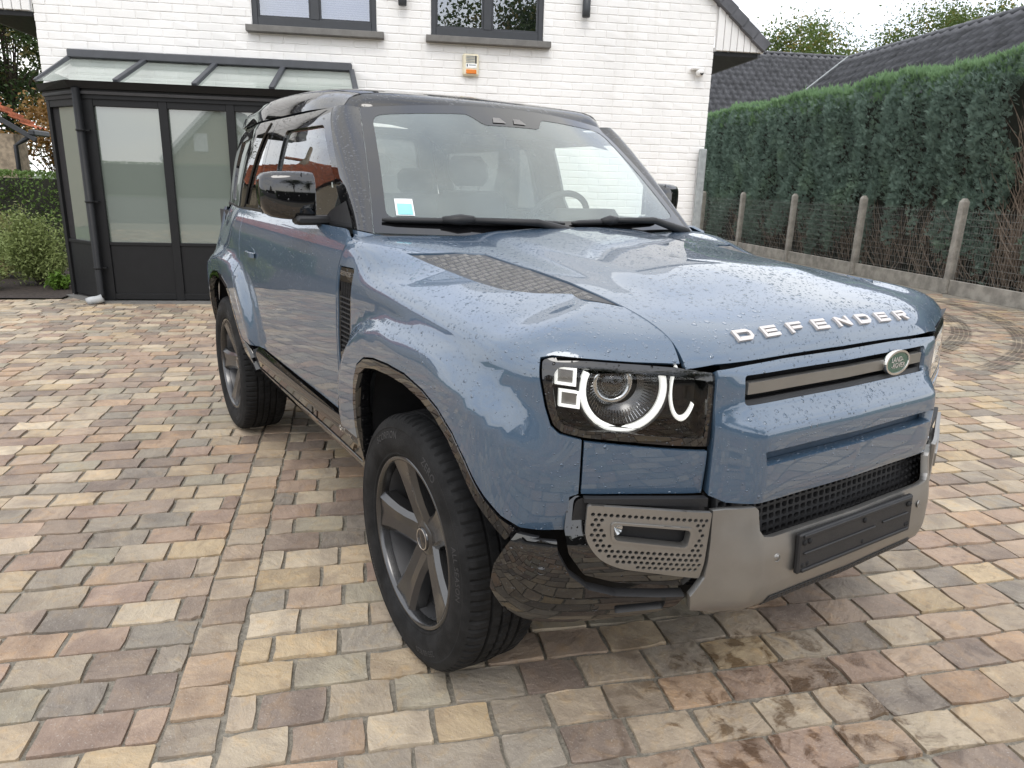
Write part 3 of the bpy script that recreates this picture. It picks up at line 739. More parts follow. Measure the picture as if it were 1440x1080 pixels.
MB().lathe([(0, 0), (.022, 0), (.024, -.006)], 16, Matrix.Translation((.02, -.112, -.022)) @ Matrix.Rotation(rad(70), 4, 'X')).build('lens', M['void'], cm, True)
gp = MB().box((3.10, FM_-.085, .99), (.105, .05, 2.08), HM, .01).build('steel_post', M['galv']); tag(gp, 'flat galvanised steel post standing at the corner of the white wall', 'post')

# ------------------------------------------------------------------ fence
FT = 7.78
fe = hempty('mesh_fence', 'wire mesh fence with concrete posts and kerb boards in front of the hedge', 'fence')
pm = [3.0, 5.47, 7.96, 10.48, 13.0, 15.55, 18.1]
for m_ in pm:
    b = MB(); w = .052
    b.add([(-w, -w, 0), (w, -w, 0), (w, w, 0), (-w, w, 0), (-w, -w, 1.43), (w, -w, 1.43), (w, w, 1.43), (-w, w, 1.43), (-w*.45, -w*.45, 1.485), (w*.45, -w*.45, 1.485), (w*.45, w*.45, 1.485), (-w*.45, w*.45, 1.485)],
          [(0,1,5,4),(1,2,6,5),(2,3,7,6),(3,0,4,7),(4,5,9,8),(5,6,10,9),(6,7,11,10),(7,4,8,11),(8,9,10,11)])
    for x in (-w-.002, w+.002): b.box((x*.0, -w-.0015 if x < 0 else w+.0015, .74), (.018, .006, 1.36))
    o = b.build('post', M['concrete'], fe); o.location = (FT+random.uniform(-.01, .01), m_, 0); o.rotation_euler = (random.uniform(-.012, .012), random.uniform(-.02, .02), random.uniform(-.05, .05))
for a, b in zip(pm, pm[1:]):
    MB().box((FT+random.uniform(-.006, .006), (a+b)/2, .105), (.045, b-a-.11, .235), bev=.008).build('gravel_board', M['concrete'], fe)
    w = MB()
    y = a+.06
    while y < b-.05: w.tube([(FT, y, .22), (FT+random.uniform(-.006, .006), y, .7), (FT, y, 1.33)], .0014, 4, False); y += .052
    z = .26
    while z < 1.34: w.tube([(FT-.003, a+.05, z), (FT-.003, b-.05, z)], .0019, 4, False); z += .1015
    w.build('mesh_panel', M['wire'], fe)

# ------------------------------------------------------------------ foliage tools
def sprays(P, D, size, nf=5, spread=.9, wid=.16):
    """fans of narrow fingers at points P pointing along D"""
    n = len(P); D = D/np.linalg.norm(D, axis=1)[:, None]
    R = rng.normal(size=(n, 3)); S = np.cross(D, R); S /= np.linalg.norm(S, axis=1)[:, None]+1e-9
    vs = []; 
    for k in range(nf):
        a = (k/(nf-1)-.5)*2*spread*rng.uniform(.7, 1.2, n); L = size*(1-.35*abs(k/(nf-1)-.5)*2)*rng.uniform(.7, 1.2, n)
        d = D*np.cos(a)[:, None]+S*np.sin(a)[:, None]; nrm = np.cross(d, np.cross(D, S)+rng.normal(0, .35, (n, 3))); nrm /= np.linalg.norm(nrm, axis=1)[:, None]+1e-9
        b0 = P+d*(L*.12)[:, None]; w = (L*wid)[:, None]
        vs += [b0, P+d*(L*.55)[:, None]+nrm*w, P+d*L[:, None], P+d*(L*.55)[:, None]-nrm*w]
    V_ = np.stack(vs, 1).reshape(-1, 3); q = np.arange(n*nf)*4
    return V_, np.stack([q, q+1, q+2, q+3], 1)
def leaves(P, size, up=.3, asp=.55):
    n = len(P); N = rng.normal(size=(n, 3)); N[:, 2] = np.abs(N[:, 2])+up; N /= np.linalg.norm(N, axis=1)[:, None]
    T = np.cross(N, rng.normal(size=(n, 3))); T /= np.linalg.norm(T, axis=1)[:, None]; B = np.cross(N, T)
    s = (size*rng.uniform(.6, 1.25, n))[:, None]
    V_ = np.stack([P-T*s*.5, P+B*s*asp*.5+N*s*.06, P+T*s*.5, P-B*s*asp*.5+N*s*.06], 1).reshape(-1, 3); q = np.arange(n)*4
    return V_, np.stack([q, q+1, q+2, q+3], 1)
def fast(name, V_, F_, mat, parent=None):
    me = bpy.data.meshes.new(name); me.vertices.add(len(V_)); me.vertices.foreach_set('co', np.asarray(V_, np.float32).ravel())
    F_ = np.asarray(F_); k = F_.shape[1]; me.loops.add(F_.size); me.loops.foreach_set('vertex_index', F_.ravel().astype(np.int32))
    me.polygons.add(len(F_)); me.polygons.foreach_set('loop_start', (np.arange(len(F_))*k).astype(np.int32)); me.polygons.foreach_set('loop_total', np.full(len(F_), k, np.int32))
    me.update(calc_edges=True); me.validate()
    return link(name, me, mat, parent)
# ------------------------------------------------------------------ tall conifer hedge behind the fence
he = hempty('conifer_hedge', 'tall clipped blue-green conifer hedge with bare brown branches near its foot', 'hedge')
H0, H1 = 2.5, 27.; FACE = 8.42
lm = rng.uniform(H0, H1, 420); lz = rng.uniform(.3, 3.7, 420); lr = rng.uniform(.22, .50, 420); la = rng.uniform(.10, .34, 420)
pcol = np.arange(H0, H1, .62)+rng.uniform(-.12, .12, len(np.arange(H0, H1, .62)))
def hz_top(m): return 3.56+.008*(m-7.0)+.05*np.sin(m*1.9)+.035*np.sin(m*5.1)
def hdepth(m, z):
    d = np.zeros_like(m)
    for a, b, r, k in zip(lm, lz, lr, la): d = np.maximum(d, k*np.exp(-((m-a)**2/(r*.8)**2+(z-b)**2/(r*1.5)**2)))
    c = np.min(np.abs(m[:, None]-pcol[None, :]), 1); return d+.10*np.cos(np.clip(c/.31, 0, 1)*np.pi/2)
bare_m = rng.uniform(H0, H1, 30); bare_h = rng.uniform(.5, 1.5, 30); bare_w = rng.uniform(.18, .42, 30)
def low_edge(m):
    z = .42+.30*np.sin(m*2.3+.5)+.22*np.sin(m*5.7)
    for a, h, w in zip(bare_m, bare_h, bare_w): z = np.maximum(z, h*np.exp(-((m-a)/w)**4))
    return z
n = 84000; m_ = H0+(H1-H0)*rng.random(n)**1.25; z_ = rng.uniform(.05, 3.75, n)
ok = (z_ < hz_top(m_)) & (z_ > low_edge(m_)+rng.normal(0, .07, n))
dead = (np.abs(m_-(7.30+.10*np.sin(z_*3))) < .36-.05*np.sin(z_*4)) & (z_ < 3.12) & (z_ > .9+.2*np.sin(m_*9))
ok &= ~(dead & (rng.random(n) < .97)); m_, z_ = m_[ok], z_[ok]
dp = hdepth(m_, z_); tx = FACE-dp-rng.uniform(-.05, .16, len(m_))**1
roundt = np.clip((z_-(hz_top(m_)-.28))/.28, 0, 1); tx = tx+.20*roundt**2
P = np.stack([tx, m_, z_], 1); D = np.stack([rng.normal(-.75, .35, len(P)), rng.normal(0, .5, len(P)), rng.normal(.75, .35, len(P))], 1)
V_, F_ = sprays(P, D, .105*rng.uniform(.7, 1.35, len(P)), 6, .70, .075); fo = fast('foliage', V_, F_, M['cypress'], he)
n = 20000; m_ = rng.uniform(H0, H1, n); P = np.stack([FACE+rng.uniform(-.22, .75, n), m_, hz_top(m_)+rng.uniform(-.10, .05, n)], 1)
k = rng.random(n) < .4; P[k, 0] = FACE-.16-hdepth(P[k, 1], np.full(k.sum(), 3.4))*.8+rng.uniform(0, .1, k.sum()); P[k, 2] = hz_top(P[k, 1])-.05-.42*rng.random(k.sum())**1.8
D = np.stack([rng.normal(-.15, .3, n), rng.normal(0, .35, n), np.full(n, 1.)], 1); V_, F_ = sprays(P, D, .14*rng.uniform(.7, 1.3, n), 6, .5, .06); fast('top_growth', V_, F_, M['cypress_top'], he)
tw = MB()
for k in range(1500):
    if k < 430: m0 = 7.30+random.gauss(0, .19); z0 = random.uniform(.1, 2.5); L = random.uniform(.35, .9); x0 = FACE-.05+random.uniform(-.12, .15)
    else: m0 = random.uniform(H0, 17); z0 = random.uniform(0, .9); L = random.uniform(.3, .8); x0 = FACE-.10+random.uniform(-.18, .12)
    d = Vector((random.gauss(-.12, .2), random.gauss(0, .38), 1)).normalized()*L; a = Vector((x0, m0, z0)); b = a+d*.5+Vector((random.gauss(0, .03), random.gauss(0, .04), 0))
    tw.tube([a, b, a+d], [.009, .006, .0015], 3, False)
tw.build('bare_branches', M['twig'], he); tag(bpy.data.objects['bare_branches'], kind='stuff')
for k, m0 in enumerate(np.arange(H0+.3, H1, .62)):
    MB().tube([(FACE+.16, m0+random.uniform(-.1, .1), -.05), (FACE+.14, m0, 1.2), (FACE+.18, m0+random.uniform(-.08, .08), 2.6)], [.05, .04, .02], 7).build('trunk', M['bark'], he)
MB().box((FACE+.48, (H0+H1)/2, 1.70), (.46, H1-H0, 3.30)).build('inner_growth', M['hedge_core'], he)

# ------------------------------------------------------------------ neighbouring house with dark tiled roofs
def tile_roof(name, o, U, Vv, lu, lv, mat, parent, pu=.30, pv=.36, amp=.040, clip=None, step=.055):
    """pantiled slope: o corner at the eave, U along the eave, Vv up the slope"""
    o, U, Vv = np.array(o, float), np.array(U, float), np.array(Vv, float); U /= np.linalg.norm(U); Vv /= np.linalg.norm(Vv); N = np.cross(U, Vv); N *= np.sign(N[2])
    us = np.arange(0, lu, pu/6); rows = max(1, round(lv/pv)); pv = lv/rows; vs = []; fs = []; nu = len(us)
    prof_ = amp*np.sin(2*np.pi*us/pu)+amp*.4*np.sin(4*np.pi*us/pu+.7)
    for r in range(rows):
        for e, h in ((0., step), (1.03, 0.)):
            v = (r+e)*pv; vs.append(o+us[:, None]*U+v*Vv+(prof_+h+.01)[:, None]*N)
    P = np.vstack(vs); F = []
    for r in range(rows):
        b = r*2*nu; F.append(np.stack([b+np.arange(nu-1), b+np.arange(1, nu), b+nu+np.arange(1, nu), b+nu+np.arange(nu-1)], 1))
        if r: a = (r-1)*2*nu+nu; F.append(np.stack([a+np.arange(nu-1), a+np.arange(1, nu), b+np.arange(1, nu), b+np.arange(nu-1)], 1))
    F = np.vstack(F)
    if clip is not None:
        c = P[F].mean(1); F = F[clip(c)]
    return fast(name, P, F, mat, parent)
nb = hempty('neighbouring_house', 'low house with dark grey pantiled roofs rising behind the conifer hedge', 'house')
RZ_, PITCH = 5.3, .80
tile_roof('roof_slope', (9.2, 3.0, RZ_-2.8*PITCH), (0, 1, 0), (1, 0, PITCH), 15.6, 2.8*math.hypot(1, PITCH), M['tile_grey'], nb)
tile_roof('roof_slope', (9.0, 23.6, 7.06-4.4*PITCH), (1, 0, 0), (0, 1, PITCH), 12, 4.4*math.hypot(1, PITCH), M['tile_grey'], nb)
tile_roof('roof_slope', (14.8, 18.5, RZ_-2.8*PITCH), (0, -1, 0), (-1, 0, PITCH), 15.5, 2.8*math.hypot(1, PITCH), M['tile_grey'], nb)
for a, b in (((12, 3.0, RZ_+.03), (12, 18.45, RZ_+.03)), ((9.0, 28, 7.09), (21, 28, 7.09))):
    a, b = Vector(a), Vector(b); L = (b-a).length; k = 0
    while k*.42 < L: MB().tube([a+(b-a)*(k*.42/L), a+(b-a)*min(1, (k*.42+.45)/L)], [.065, .075], 9).build('ridge_tile', M['tile_grey'], nb, True); k += 1
MB().tube([(12.0, 18.55, RZ_+.06), (9.2, 18.55, RZ_-2.8*PITCH+.06)], .035, 6).build('valley_flashing', M['galv'], nb)
MB().box((12, 10.7, 1.5), (5.0, 15.4, 3.0)).build('wall', M['brick_tan'], nb); MB().box((15, 28.5, 1.8), (11.6, 9, 3.6)).build('wall', M['brick_tan'], nb)

# ------------------------------------------------------------------ trees
def tree(name, label, loc, trunk_h, crown, n, leaf, mat, seed, group=None, clumps=26, gap=.0):
    """tapered trunk with limbs; leaves in clumps through the crown's volume"""
    r = np.random.default_rng(seed); e = hempty(name, label, 'tree', group, loc); cx, cy, cz, rx, ry, rz = crown
    cl = []
    while len(cl) < clumps:
        p = r.uniform(-1, 1, 3)
        if .25 < np.linalg.norm(p) < 1: cl.append(p*[rx, ry, rz]+[cx, cy, cz])
    cl = np.array(cl); mb_ = MB(); th = random.uniform(.10, .16)*trunk_h/4
    mb_.tube([(0, 0, -.1), (.05, .03, trunk_h*.5), (cx*.5, cy*.5, trunk_h), (cx, cy, cz+rz*.5)], [th*1.3, th, th*.75, th*.15], 9)
    mb_.build('trunk', M['bark'], e, True)
    br = MB()
    for p in cl:
        b0 = Vector((cx*.3, cy*.3, trunk_h*random.uniform(.7, 1.15))); pv = Vector(p); mid = (b0+pv)/2+Vector((random.gauss(0, .2), random.gauss(0, .2), .25))
        br.tube([b0, mid, pv], [th*.38, th*.2, th*.05], 5, False)
    br.build('limbs', M['bark'], e)
    k = r.integers(0, clumps, n); s = r.uniform(.45, .95, clumps)*min(rx, ry, rz)*.55
    P = cl[k]+r.normal(0, 1, (n, 3))*(s[k]*.62)[:, None]*[1, 1, .75]
    V_, F_ = leaves(P, np.full(n, leaf), .2); fast('crown', V_, F_, mat, e); return e
tree('broadleaf_tree', 'rounded autumn tree just right of the white gable, behind the grey roofs', (19.5, 35, 0), 4.5, (0, 0, 7.0, 3.6, 3.0, 2.6), 26000, .17, M['oak'], 3, 'trees behind the grey roofs', 30)
tree('broadleaf_tree', 'taller yellowing tree over the right end of the grey roof ridge', (28.5, 35, 0), 5, (0, 0, 8.0, 5.2, 3.2, 2.9), 26000, .17, M['oak'], 4, 'trees behind the grey roofs', 30)
tree('tall_tree', 'tall loose dark green tree at the left behind the clay tiled house', (-13.2, 24, 0), 3.0, (0, 0, 5.8, 2.8, 2.0, 3.9), 36000, .15, M['oak2'], 5, None, 34)
tree('russet_tree', 'low russet tree between the clay tiled house and the porch', (-8.9, 16.5, 0), 1.2, (0, 0, 2.1, .9, .8, 1.0), 4200, .10, M['rust'], 6, None, 22)

# ------------------------------------------------------------------ left: clay tiled house, low hedge, shrubs
lh = hempty('clay_tiled_house', 'brick house with orange clay roof tiles at the left edge, mirrored in the car window', 'house')
LE = -12.6; LM = 11.6
MB().box((LE-5.0, LM+4.6, 1.45), (9.0, 8.6, 3.0)).build('wall', M['brick_tan'], lh)
b = MB(); b.add([(LE-9.5, LM+.32, 2.9), (LE-.5, LM+.32, 2.9), (LE-5, LM+.32, 5.6), (LE-9.5, LM+8.9, 2.9), (LE-.5, LM+8.9, 2.9), (LE-5, LM+8.9, 5.6)], [(0,1,2),(5,4,3),(0,3,4,1)]); b.build('gable', M['brick_tan'], lh)
tile_roof('roof_slope', (LE, LM, 3.0), (0, 1, 0), (-1, 0, .62), 9.2, 5.0*math.hypot(1, .62), M['tile_orange'], lh, .24, .30, .028)
tile_roof('roof_slope', (LE-10, LM+9.2, 3.0), (0, -1, 0), (1, 0, .62), 9.2, 5.0*math.hypot(1, .62), M['tile_orange'], lh, .24, .30, .028)
LX = -8.22; LM = 13.9
tile_roof('lean_to_roof', (LX, LM, 2.30), (0, 1, 0), (-1, 0, .62), .62, 1.15*math.hypot(1, .62), M['tile_orange'], lh, .20, .22, .022)
MB().box((LX+.02, LM+.30, 2.25), (.12, .68, .11), bev=.02).build('gutter', M['metalgrey'], lh)
MB().box((LX-.80, LM+.45, 1.1), (.75, .5, 2.25)).build('lean_to_wall', M['brick_tan'], lh)
MB().box((LX-.55, LM-.01, 2.50), (1.5, .03, .10), Matrix.Translation((LX-.55, LM-.01, 2.50)) @ Matrix.Rotation(math.atan(.62), 4, 'Y') @ Matrix.Translation((-LX+.55, -LM+.01, -2.50)), .01).build('verge_board', M['metalgrey'], lh)
MB().tube([(LX, LM+.12, 2.22), (LX-.20, LM+.1, 2.10), (LX-.36, LM+.1, 2.0), (LX-.38, LM+.1, 0)], .045, 8).build('downpipe', M['metalgrey'], lh, True)
b = MB(); a0, a1 = Vector((LE, LM-.02, 2.96)), Vector((LE-5, LM-.02, 6.06)); b.tube([a0, a1], .09, 4); b.build('verge_board', M['metalgrey'], lh)
MB().tube([(LE-5, LM, 6.14), (LE-5, LM+9.2, 6.14)], .11, 8).build('ridge', M['tile_orange'], lh, True)
MB().box((LE-4.4, LM+6.5, 6.1), (.7, .9, 1.9), bev=.02).build('chimney', M['brick_tan'], lh)
def hedge_box(name, label, lo, hi, n, leaf, mat, seed):
    r = np.random.default_rng(seed); e = hempty(name, label, 'hedge', None, (lo[0], lo[1], 0)); lo, hi = np.array(lo), np.array(hi); d = hi-lo
    P = r.random((n, 3))*d; f = r.integers(0, 4, n); dep = np.abs(r.normal(0, .05, n))
    bump = .05*np.sin(P[:, 0]*4+P[:, 2]*5)+.04*np.sin(P[:, 0]*9-P[:, 2]*7)
    P[f < 2, 1] = (dep+bump)[f < 2]; P[f == 2, 2] = d[2]-dep[f == 2]+.3*bump[f == 2]; P[f == 3, 0] = dep[f == 3]
    V_, F_ = leaves(P, np.full(n, leaf), .1); fast('foliage', V_, F_, mat, e)
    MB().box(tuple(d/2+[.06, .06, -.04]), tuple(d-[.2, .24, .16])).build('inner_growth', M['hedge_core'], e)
    for x in np.arange(.3, d[0], .55): MB().tube([(x, d[1]*.4, -.05), (x+.05, d[1]*.4, .6)], .025, 5).build('stem', M['bark'], e)
    return e
hedge_box('low_hedge', 'low clipped leafy hedge behind the shrubs at the left', (-11.5, 11.6, 0), (-5.2, 12.5, 1.50), 16000, .060, M['laurel'], 11)
def shrub(label, loc, r, n, leaf, mat, seed, sq=.8):
    q = np.random.default_rng(seed); e = hempty('shrub', label, 'shrub', 'shrubs in the bed beside the porch', loc)
    st = MB(); tips = []
    for k in range(26):
        a = q.uniform(0, 2*math.pi); t = q.uniform(.15, 1.0); tip = np.array([math.cos(a)*r*t, math.sin(a)*r*t*.7, r*sq*2*(1-.55*t*t)*q.uniform(.6, 1.05)]); tips.append(tip)
        st.tube([(0, 0, 0), tuple(tip*.5+[0, 0, .06]), tuple(tip)], [.012, .007, .002], 4, False)
    st.build('stems', M['bark'], e); tips = np.array(tips); k = q.integers(0, 26, n); t = q.uniform(.35, 1.08, n)[:, None]
    P = tips[k]*t+q.normal(0, r*.12, (n, 3)); P[:, 2] = np.maximum(P[:, 2], .02)
    V_, F_ = leaves(P, np.full(n, leaf), .2, .4); fast('foliage', V_, F_, mat, e)
shrub('large olive-brown shrub against the splayed side of the porch', (-5.78, 8.1, 0), .58, 11000, .050, M['shrub'], 21, .80)
shrub('low olive shrub at the left edge of the picture', (-6.42, 7.7, 0), .50, 7500, .050, M['shrub'], 22, .60)
shrub('small bright green leafy plant at the foot of the porch', (-5.38, 7.75, 0), .20, 420, .085, M['shrub2'], 23, .6)
shrub('rounded yellowish shrub in front of the low hedge', (-6.6, 8.9, 0), .60, 7500, .050, M['shrub'], 24, .75)
mbx = MB().box((-5.25, 8.9, .78), (.26, .2, .46), HM, .01).build('meter_box', M['white_board']); tag(mbx, 'small white box behind the shrubs by the house corner', 'box')

# ------------------------------------------------------------------ across the street (seen mirrored in glass and paint)
oh = hempty('house_opposite', 'gabled house across the street, mirrored in the porch glass', 'house')
b = MB(); x0, x1, y0, y1 = -18.4, -10.8, -54., -44.
b.add([(x0, y1, 0), (x1, y1, 0), (x1, y1, 3.0), ((x0+x1)/2, y1, 6.8), (x0, y1, 3.0), (x0, y0, 0), (x1, y0, 0), (x1, y0, 3.0), ((x0+x1)/2, y0, 6.8), (x0, y0, 3.0)], [(0,4,3,2,1),(5,6,7,8,9),(0,1,6,5),(1,2,7,6),(4,0,5,9)])
b.build('wall', M['brick_tan'], oh)
for sg in (-1, 1):
    xc = (x0+x1)/2; xe = x1+.4 if sg > 0 else x0-.4; d = Vector((xc-xe, 0, 3.8+.4)); 
    mobj('roof_slope', [(xe, y1+.35, 2.62), (xe, y0-.35, 2.62), (xc, y0-.35, 6.92), (xc, y1+.35, 6.92)], [(0, 1, 2, 3)], M['tile_grey'], oh)
    MB().tube([(xe, y1+.36, 2.55), (xc, y1+.36, 6.85)], .30, 4).build('verge_board', M['white_board'], oh)
for x in (-16.0, -13.2): MB().box((x, y1+.02, 4.0), (1.0, .1, 1.3)).build('window', M['white_board'], oh)
for x in (-17.0, -14.6, -12.2): MB().box((x, y1+.02, 1.5), (1.3, .1, 1.4)).build('window', M['pane_clear'], oh)
hedge_box('street_hedge', 'clipped green hedge across the street, mirrored in the paint', (-1.0, -12.0, 0), (12, -11.2, 1.9), 9000, .09, M['laurel'], 12)
hedge_box('street_hedge', 'long clipped hedge beside the gabled house, mirrored in the porch glass', (-34, -43.2, 0), (-3, -42.4, 2.4), 9000, .16, M['laurel'], 13)
tree('street_tree', 'spreading tree across the street, mirrored in the upper window', (3.5, -15, 0), 3.5, (0, 0, 6.6, 3.2, 3.0, 3.0), 9000, .22, M['oak2'], 9, None, 30)
tree('street_tree', 'second spreading tree across the street, mirrored in the bonnet edge', (10, -16, 0), 3.5, (0, 0, 6.2, 3.6, 3.0, 3.2), 7000, .24, M['oak'], 10, None, 30)
# ------------------------------------------------------------------ the car (front axle at x=0, nose towards +X, right flank at -Y)
car = empty('parked_car', (0, 0, 0))
tag(car, 'blue two door off-roader with black roof, wet with raindrops, on the sandstone paving', 'car')

# plan outline of the body at mid height, front centre round to the tail
PO = np.array([(.752,0),(.746,.25),(.724,.5),(.682,.62),(.630,.75),(.584,.835),(.530,.897),(.46,.934),(.36,.950),(.2,.953),(-.2,.951),
               (-.66,.946),(-1.2,.947),(-1.9,.949),(-2.6,.945),(-2.9,.938),(-3.08,.915),(-3.17,.85),(-3.21,.70),(-3.225,.4),(-3.23,0)])
_t = np.r_[0, np.cumsum(np.linalg.norm(np.diff(PO, axis=0), axis=1))]
_fx, _fy = nspline(_t, PO[:, 0]), nspline(_t, PO[:, 1])
_T = np.linspace(0, _t[-1], 1600); _X, _Y = _fx(_T), _fy(_T); _S = np.r_[0, np.cumsum(np.hypot(np.diff(_X), np.diff(_Y)))]
OX, OY = nspline(_S[::4], _X[::4]), nspline(_S[::4], _Y[::4])
_im = int(np.argmax(_Y > .9525)) or 400
def u_x(x): return float(np.interp(-x, -_X, _S))                # side: station by x
def u_y(y): return float(np.interp(y, _Y[:_im], _S[:_im]))        # front: station by y
def XF(Y): return OX(np.interp(np.abs(Y), _Y[:_im], _S[:_im]))
_Yg = np.linspace(0, .94, 200); XFs = nspline(_Yg[::8], XF(_Yg)[::8])
ZC = nspline([-.8, -.45, 0, .25, .45, .75], [1.312, 1.290, 1.248, 1.230, 1.213, 1.188])
# shoulder profiles (inset d, drop below the crest) by arc length upward from the shoulder: nose, flank, door end
_PR = []
_ag = np.linspace(0, .9, 451)
for PD in ([(0,.150),(.003,.132),(.010,.112),(.026,.087),(.065,.055),(.145,.030),(.25,.015),(.35,.006),(.5,0),(.9,0)],
           [(0,.165),(.002,.140),(.010,.113),(.030,.092),(.08,.073),(.15,.053),(.25,.030),(.35,.011),(.45,.001),(.6,0),(.9,0)],
           [(0,.200),(.003,.165),(.009,.125),(.014,.10),(.027,.055),(.048,.020),(.10,.004),(.2,0),(.9,0)]):
    PD = np.array(PD); a_ = np.r_[0, np.cumsum(np.linalg.norm(np.diff(PD, axis=0), axis=1))]
    _PR.append((pchip(a_, PD[:, 0])(_ag), pchip(a_, PD[:, 1])(_ag)))
_PS = [(nspline(_ag[::3], d), nspline(_ag[::3], z)) for d, z in [(d[::3], z[::3]) for d, z in _PR]]
def prof(a, x):
    wf = sstep(.36, .60, x); wr = sstep(-.15, -.60, x)*(1-wf); w = (wf, 1-wf-wr, wr)
    a = np.clip(a, 0, .9)
    return sum(k*p[0](a) for k, p in zip(w, _PS)), sum(k*p[1](a) for k, p in zip(w, _PS))
def a_of_d(d, x):
    dd, _ = prof(_ag, np.full_like(_ag, x)); return float(np.interp(d, dd, _ag)+max(0, d-dd[-1]))
def drop_of_d(d, x):
    ds = np.asarray(d, float); out = 0; wr = sstep(-.15, -.60, x)
    for w, (pd, pz) in ((1-wr, _PR[1]), (wr, _PR[2])): out = out+w*np.interp(ds, pd, pz)
    return out
PDd = lambda a: _PS[0][0](np.clip(a, 0, .9)); PDz = lambda a: _PS[0][1](np.clip(a, 0, .9))
def ZS(u): x = OX(u); return ZC(x)-prof(np.zeros_like(x), x)[1]
def flare(x, z, amp=.047):
    f = 0
    for cx in (.02, -2.567):
        r = (np.abs(x-cx)**3+np.abs(z-.42)**3)**(1/3); f = np.maximum(f, 1-sstep(.605, .690, r))
    return amp*f
SEC = pchip([.40, .55, .62, .70, .85, .95, 1.05, 1.12], [-.07, -.035, -.020, -.008, .003, .004, .001, 0])
def WRAP(u, v):
    u = np.asarray(u, float); v = np.asarray(v, float)
    xo, yo = OX(u), OY(u); e = .01; tx, ty = OX(u+e)-OX(u-e), OY(u+e)-OY(u-e); l = np.hypot(tx, ty); nx, ny = ty/l, -tx/l
    smin = lambda a, b: .5*(a+b-np.sqrt((a-b)**2+.012))
    ix, iy = smin(xo, .40), smin(yo, .57); L = np.hypot(ix-xo, iy-yo)+1e-9
    pd, pz = prof(np.maximum(v, 0), xo)
    d = np.minimum(np.where(v > 0, pd, 0), L*.995)
    x = xo+(ix-xo)/L*d; y = yo+(iy-yo)/L*d
    z = np.where(v > 0, ZC(x)-pz, ZC(xo)-pz+v)
    side = sstep(.62, .42, xo)
    off = flare(xo, z)*side*(v < .02) + SEC(np.minimum(z, 1.12))*np.where(z < 1.12, 1, 0)
    return np.stack([x+nx*off, y+ny*off, z], -1)
def V(u, z): return z-float(ZS(u))
def side_pt(x, z): u = u_x(x); return (u, V(u, z))
def front_pt(y, z): u = u_y(y); return (u, V(u, z))
def lid_pt(x, d): u = u_x(x); return (u, a_of_d(d, x))

# --- front wing
ARCH_F = [(.526,.678),(.49,.705),(.455,.75),(.40,.83),(.345,.885),(.27,.928),(.18,.955),(.06,.972),(-.06,.972),(-.17,.965),(-.26,.948),(-.325,.912),(-.365,.85),(-.388,.77),(-.402,.68),(-.408,.622)]
u_in = u_y(.572)
wing = [side_pt(-.655, .625), side_pt(-.655, .80), side_pt(-.655, 1.0), side_pt(-.655, 1.12), lid_pt(-.655, 0.001), lid_pt(-.652, .01), lid_pt(-.645, .025), lid_pt(-.640, .045), lid_pt(-.66, .075), lid_pt(-.72, .10), lid_pt(-.72, .15), lid_pt(-.60, .176)]
wing += [lid_pt(x, .951-y) for x, y in ((-.50, .799), (-.380, .801), (-.27, .770), (-.17, .749), (0, .740), (.14, .727), (.25, .687), (.35, .622))]
wing += [(u_y(.592), .265), (u_y(.575), .235), (u_in, .20), (u_in, .1), (u_in, .05), front_pt(.572, 1.092)]
HL_TOP = [(.575, 1.087), (.68, 1.098), (.78, 1.107), (.865, 1.115)]
HL_OUT = [(.885, 1.108), (.880, 1.06), (.868, .99), (.856, .945), (.838, .925)]
HL_BOT = [(.79, .913), (.70, .900), (.60, .886), (.485, .874)]
wing += [front_pt(*p) for p in HL_TOP[1:]] + [front_pt(*p) for p in HL_OUT] + [front_pt(.793, .911)]
wing += [front_pt(.793, .772), front_pt(.812, .764), front_pt(.815, .672)]
wing += [side_pt(.56, .672), side_pt(.526, .678)] + [side_pt(*p) for p in ARCH_F[1:]]
VENT = roundpoly([(-.647, 1.198), (-.505, 1.203), (-.512, .892), (-.540, .852), (-.647, .812)], [.008, .02, .02, .02, .008])
vent_uv = [side_pt(*p) for p in VENT]
for s in (-1, 1):
    panel('front_wing', wing, WRAP, M['paint'], car, .03, .015, [vent_uv], .014, s)
    # side vent: frame, mesh and blade
    fr = panel('side_vent', roundpoly([side_pt(x, z) for x, z in ((-.644,1.194),(-.509,1.199),(-.516,.894),(-.543,.857),(-.644,.817))], .01), WRAP, M['gloss'], car, .03, .02,
               [[side_pt(x, z) for x, z in ((-.634,1.145),(-.522,1.149),(-.528,.925),(-.634,.882))]], .02, s, lift=-.004)
    mb = MB()
    for i in range(15):
        z = .892+i*.0178; mb.box((-.577, s*(.937-(.010 if z > 1.1 else 0)), z), (.115, .012, .0045), bev=.001)
    for i in range(7): mb.box((-.630+i*.0175, s*.932, 1.013), (.0040, .010, .272), bev=.001)
    mb.build('mesh', M['black'], fr)
    MB().box((-.580, s*.912, 1.01), (.14, .004, .36)).build('backing', M['void'], fr)
    VV, FF = textmesh('DEFENDER', .0215, .0008)
    uu = u_x(-.578)
    base = WRAP(np.array([uu]), np.array([V(uu, 1.174)]))[0]*[1, s, 1]
    tdir = np.array([1., 0, 0]) if s < 0 else np.array([-1., 0, 0])
    up = np.array([0, -s*.28, .96]); nn_ = np.array([0, s*.96, .28])
    P = base+VV[:, [0]]*tdir+VV[:, [1]]*up+(VV[:, [2]]+.0005)*nn_
    mobj('lettering', P, FF, M['chrome'], fr)
    panel('headlight_apron', [front_pt(y, z) for y, z in ((.787,.907),(.70,.894),(.60,.880),(.490,.868),(.492,.755),(.60,.762),(.70,.768),(.787,.772))], WRAP, M['paint'], car, .03, .02, (), .014, s)

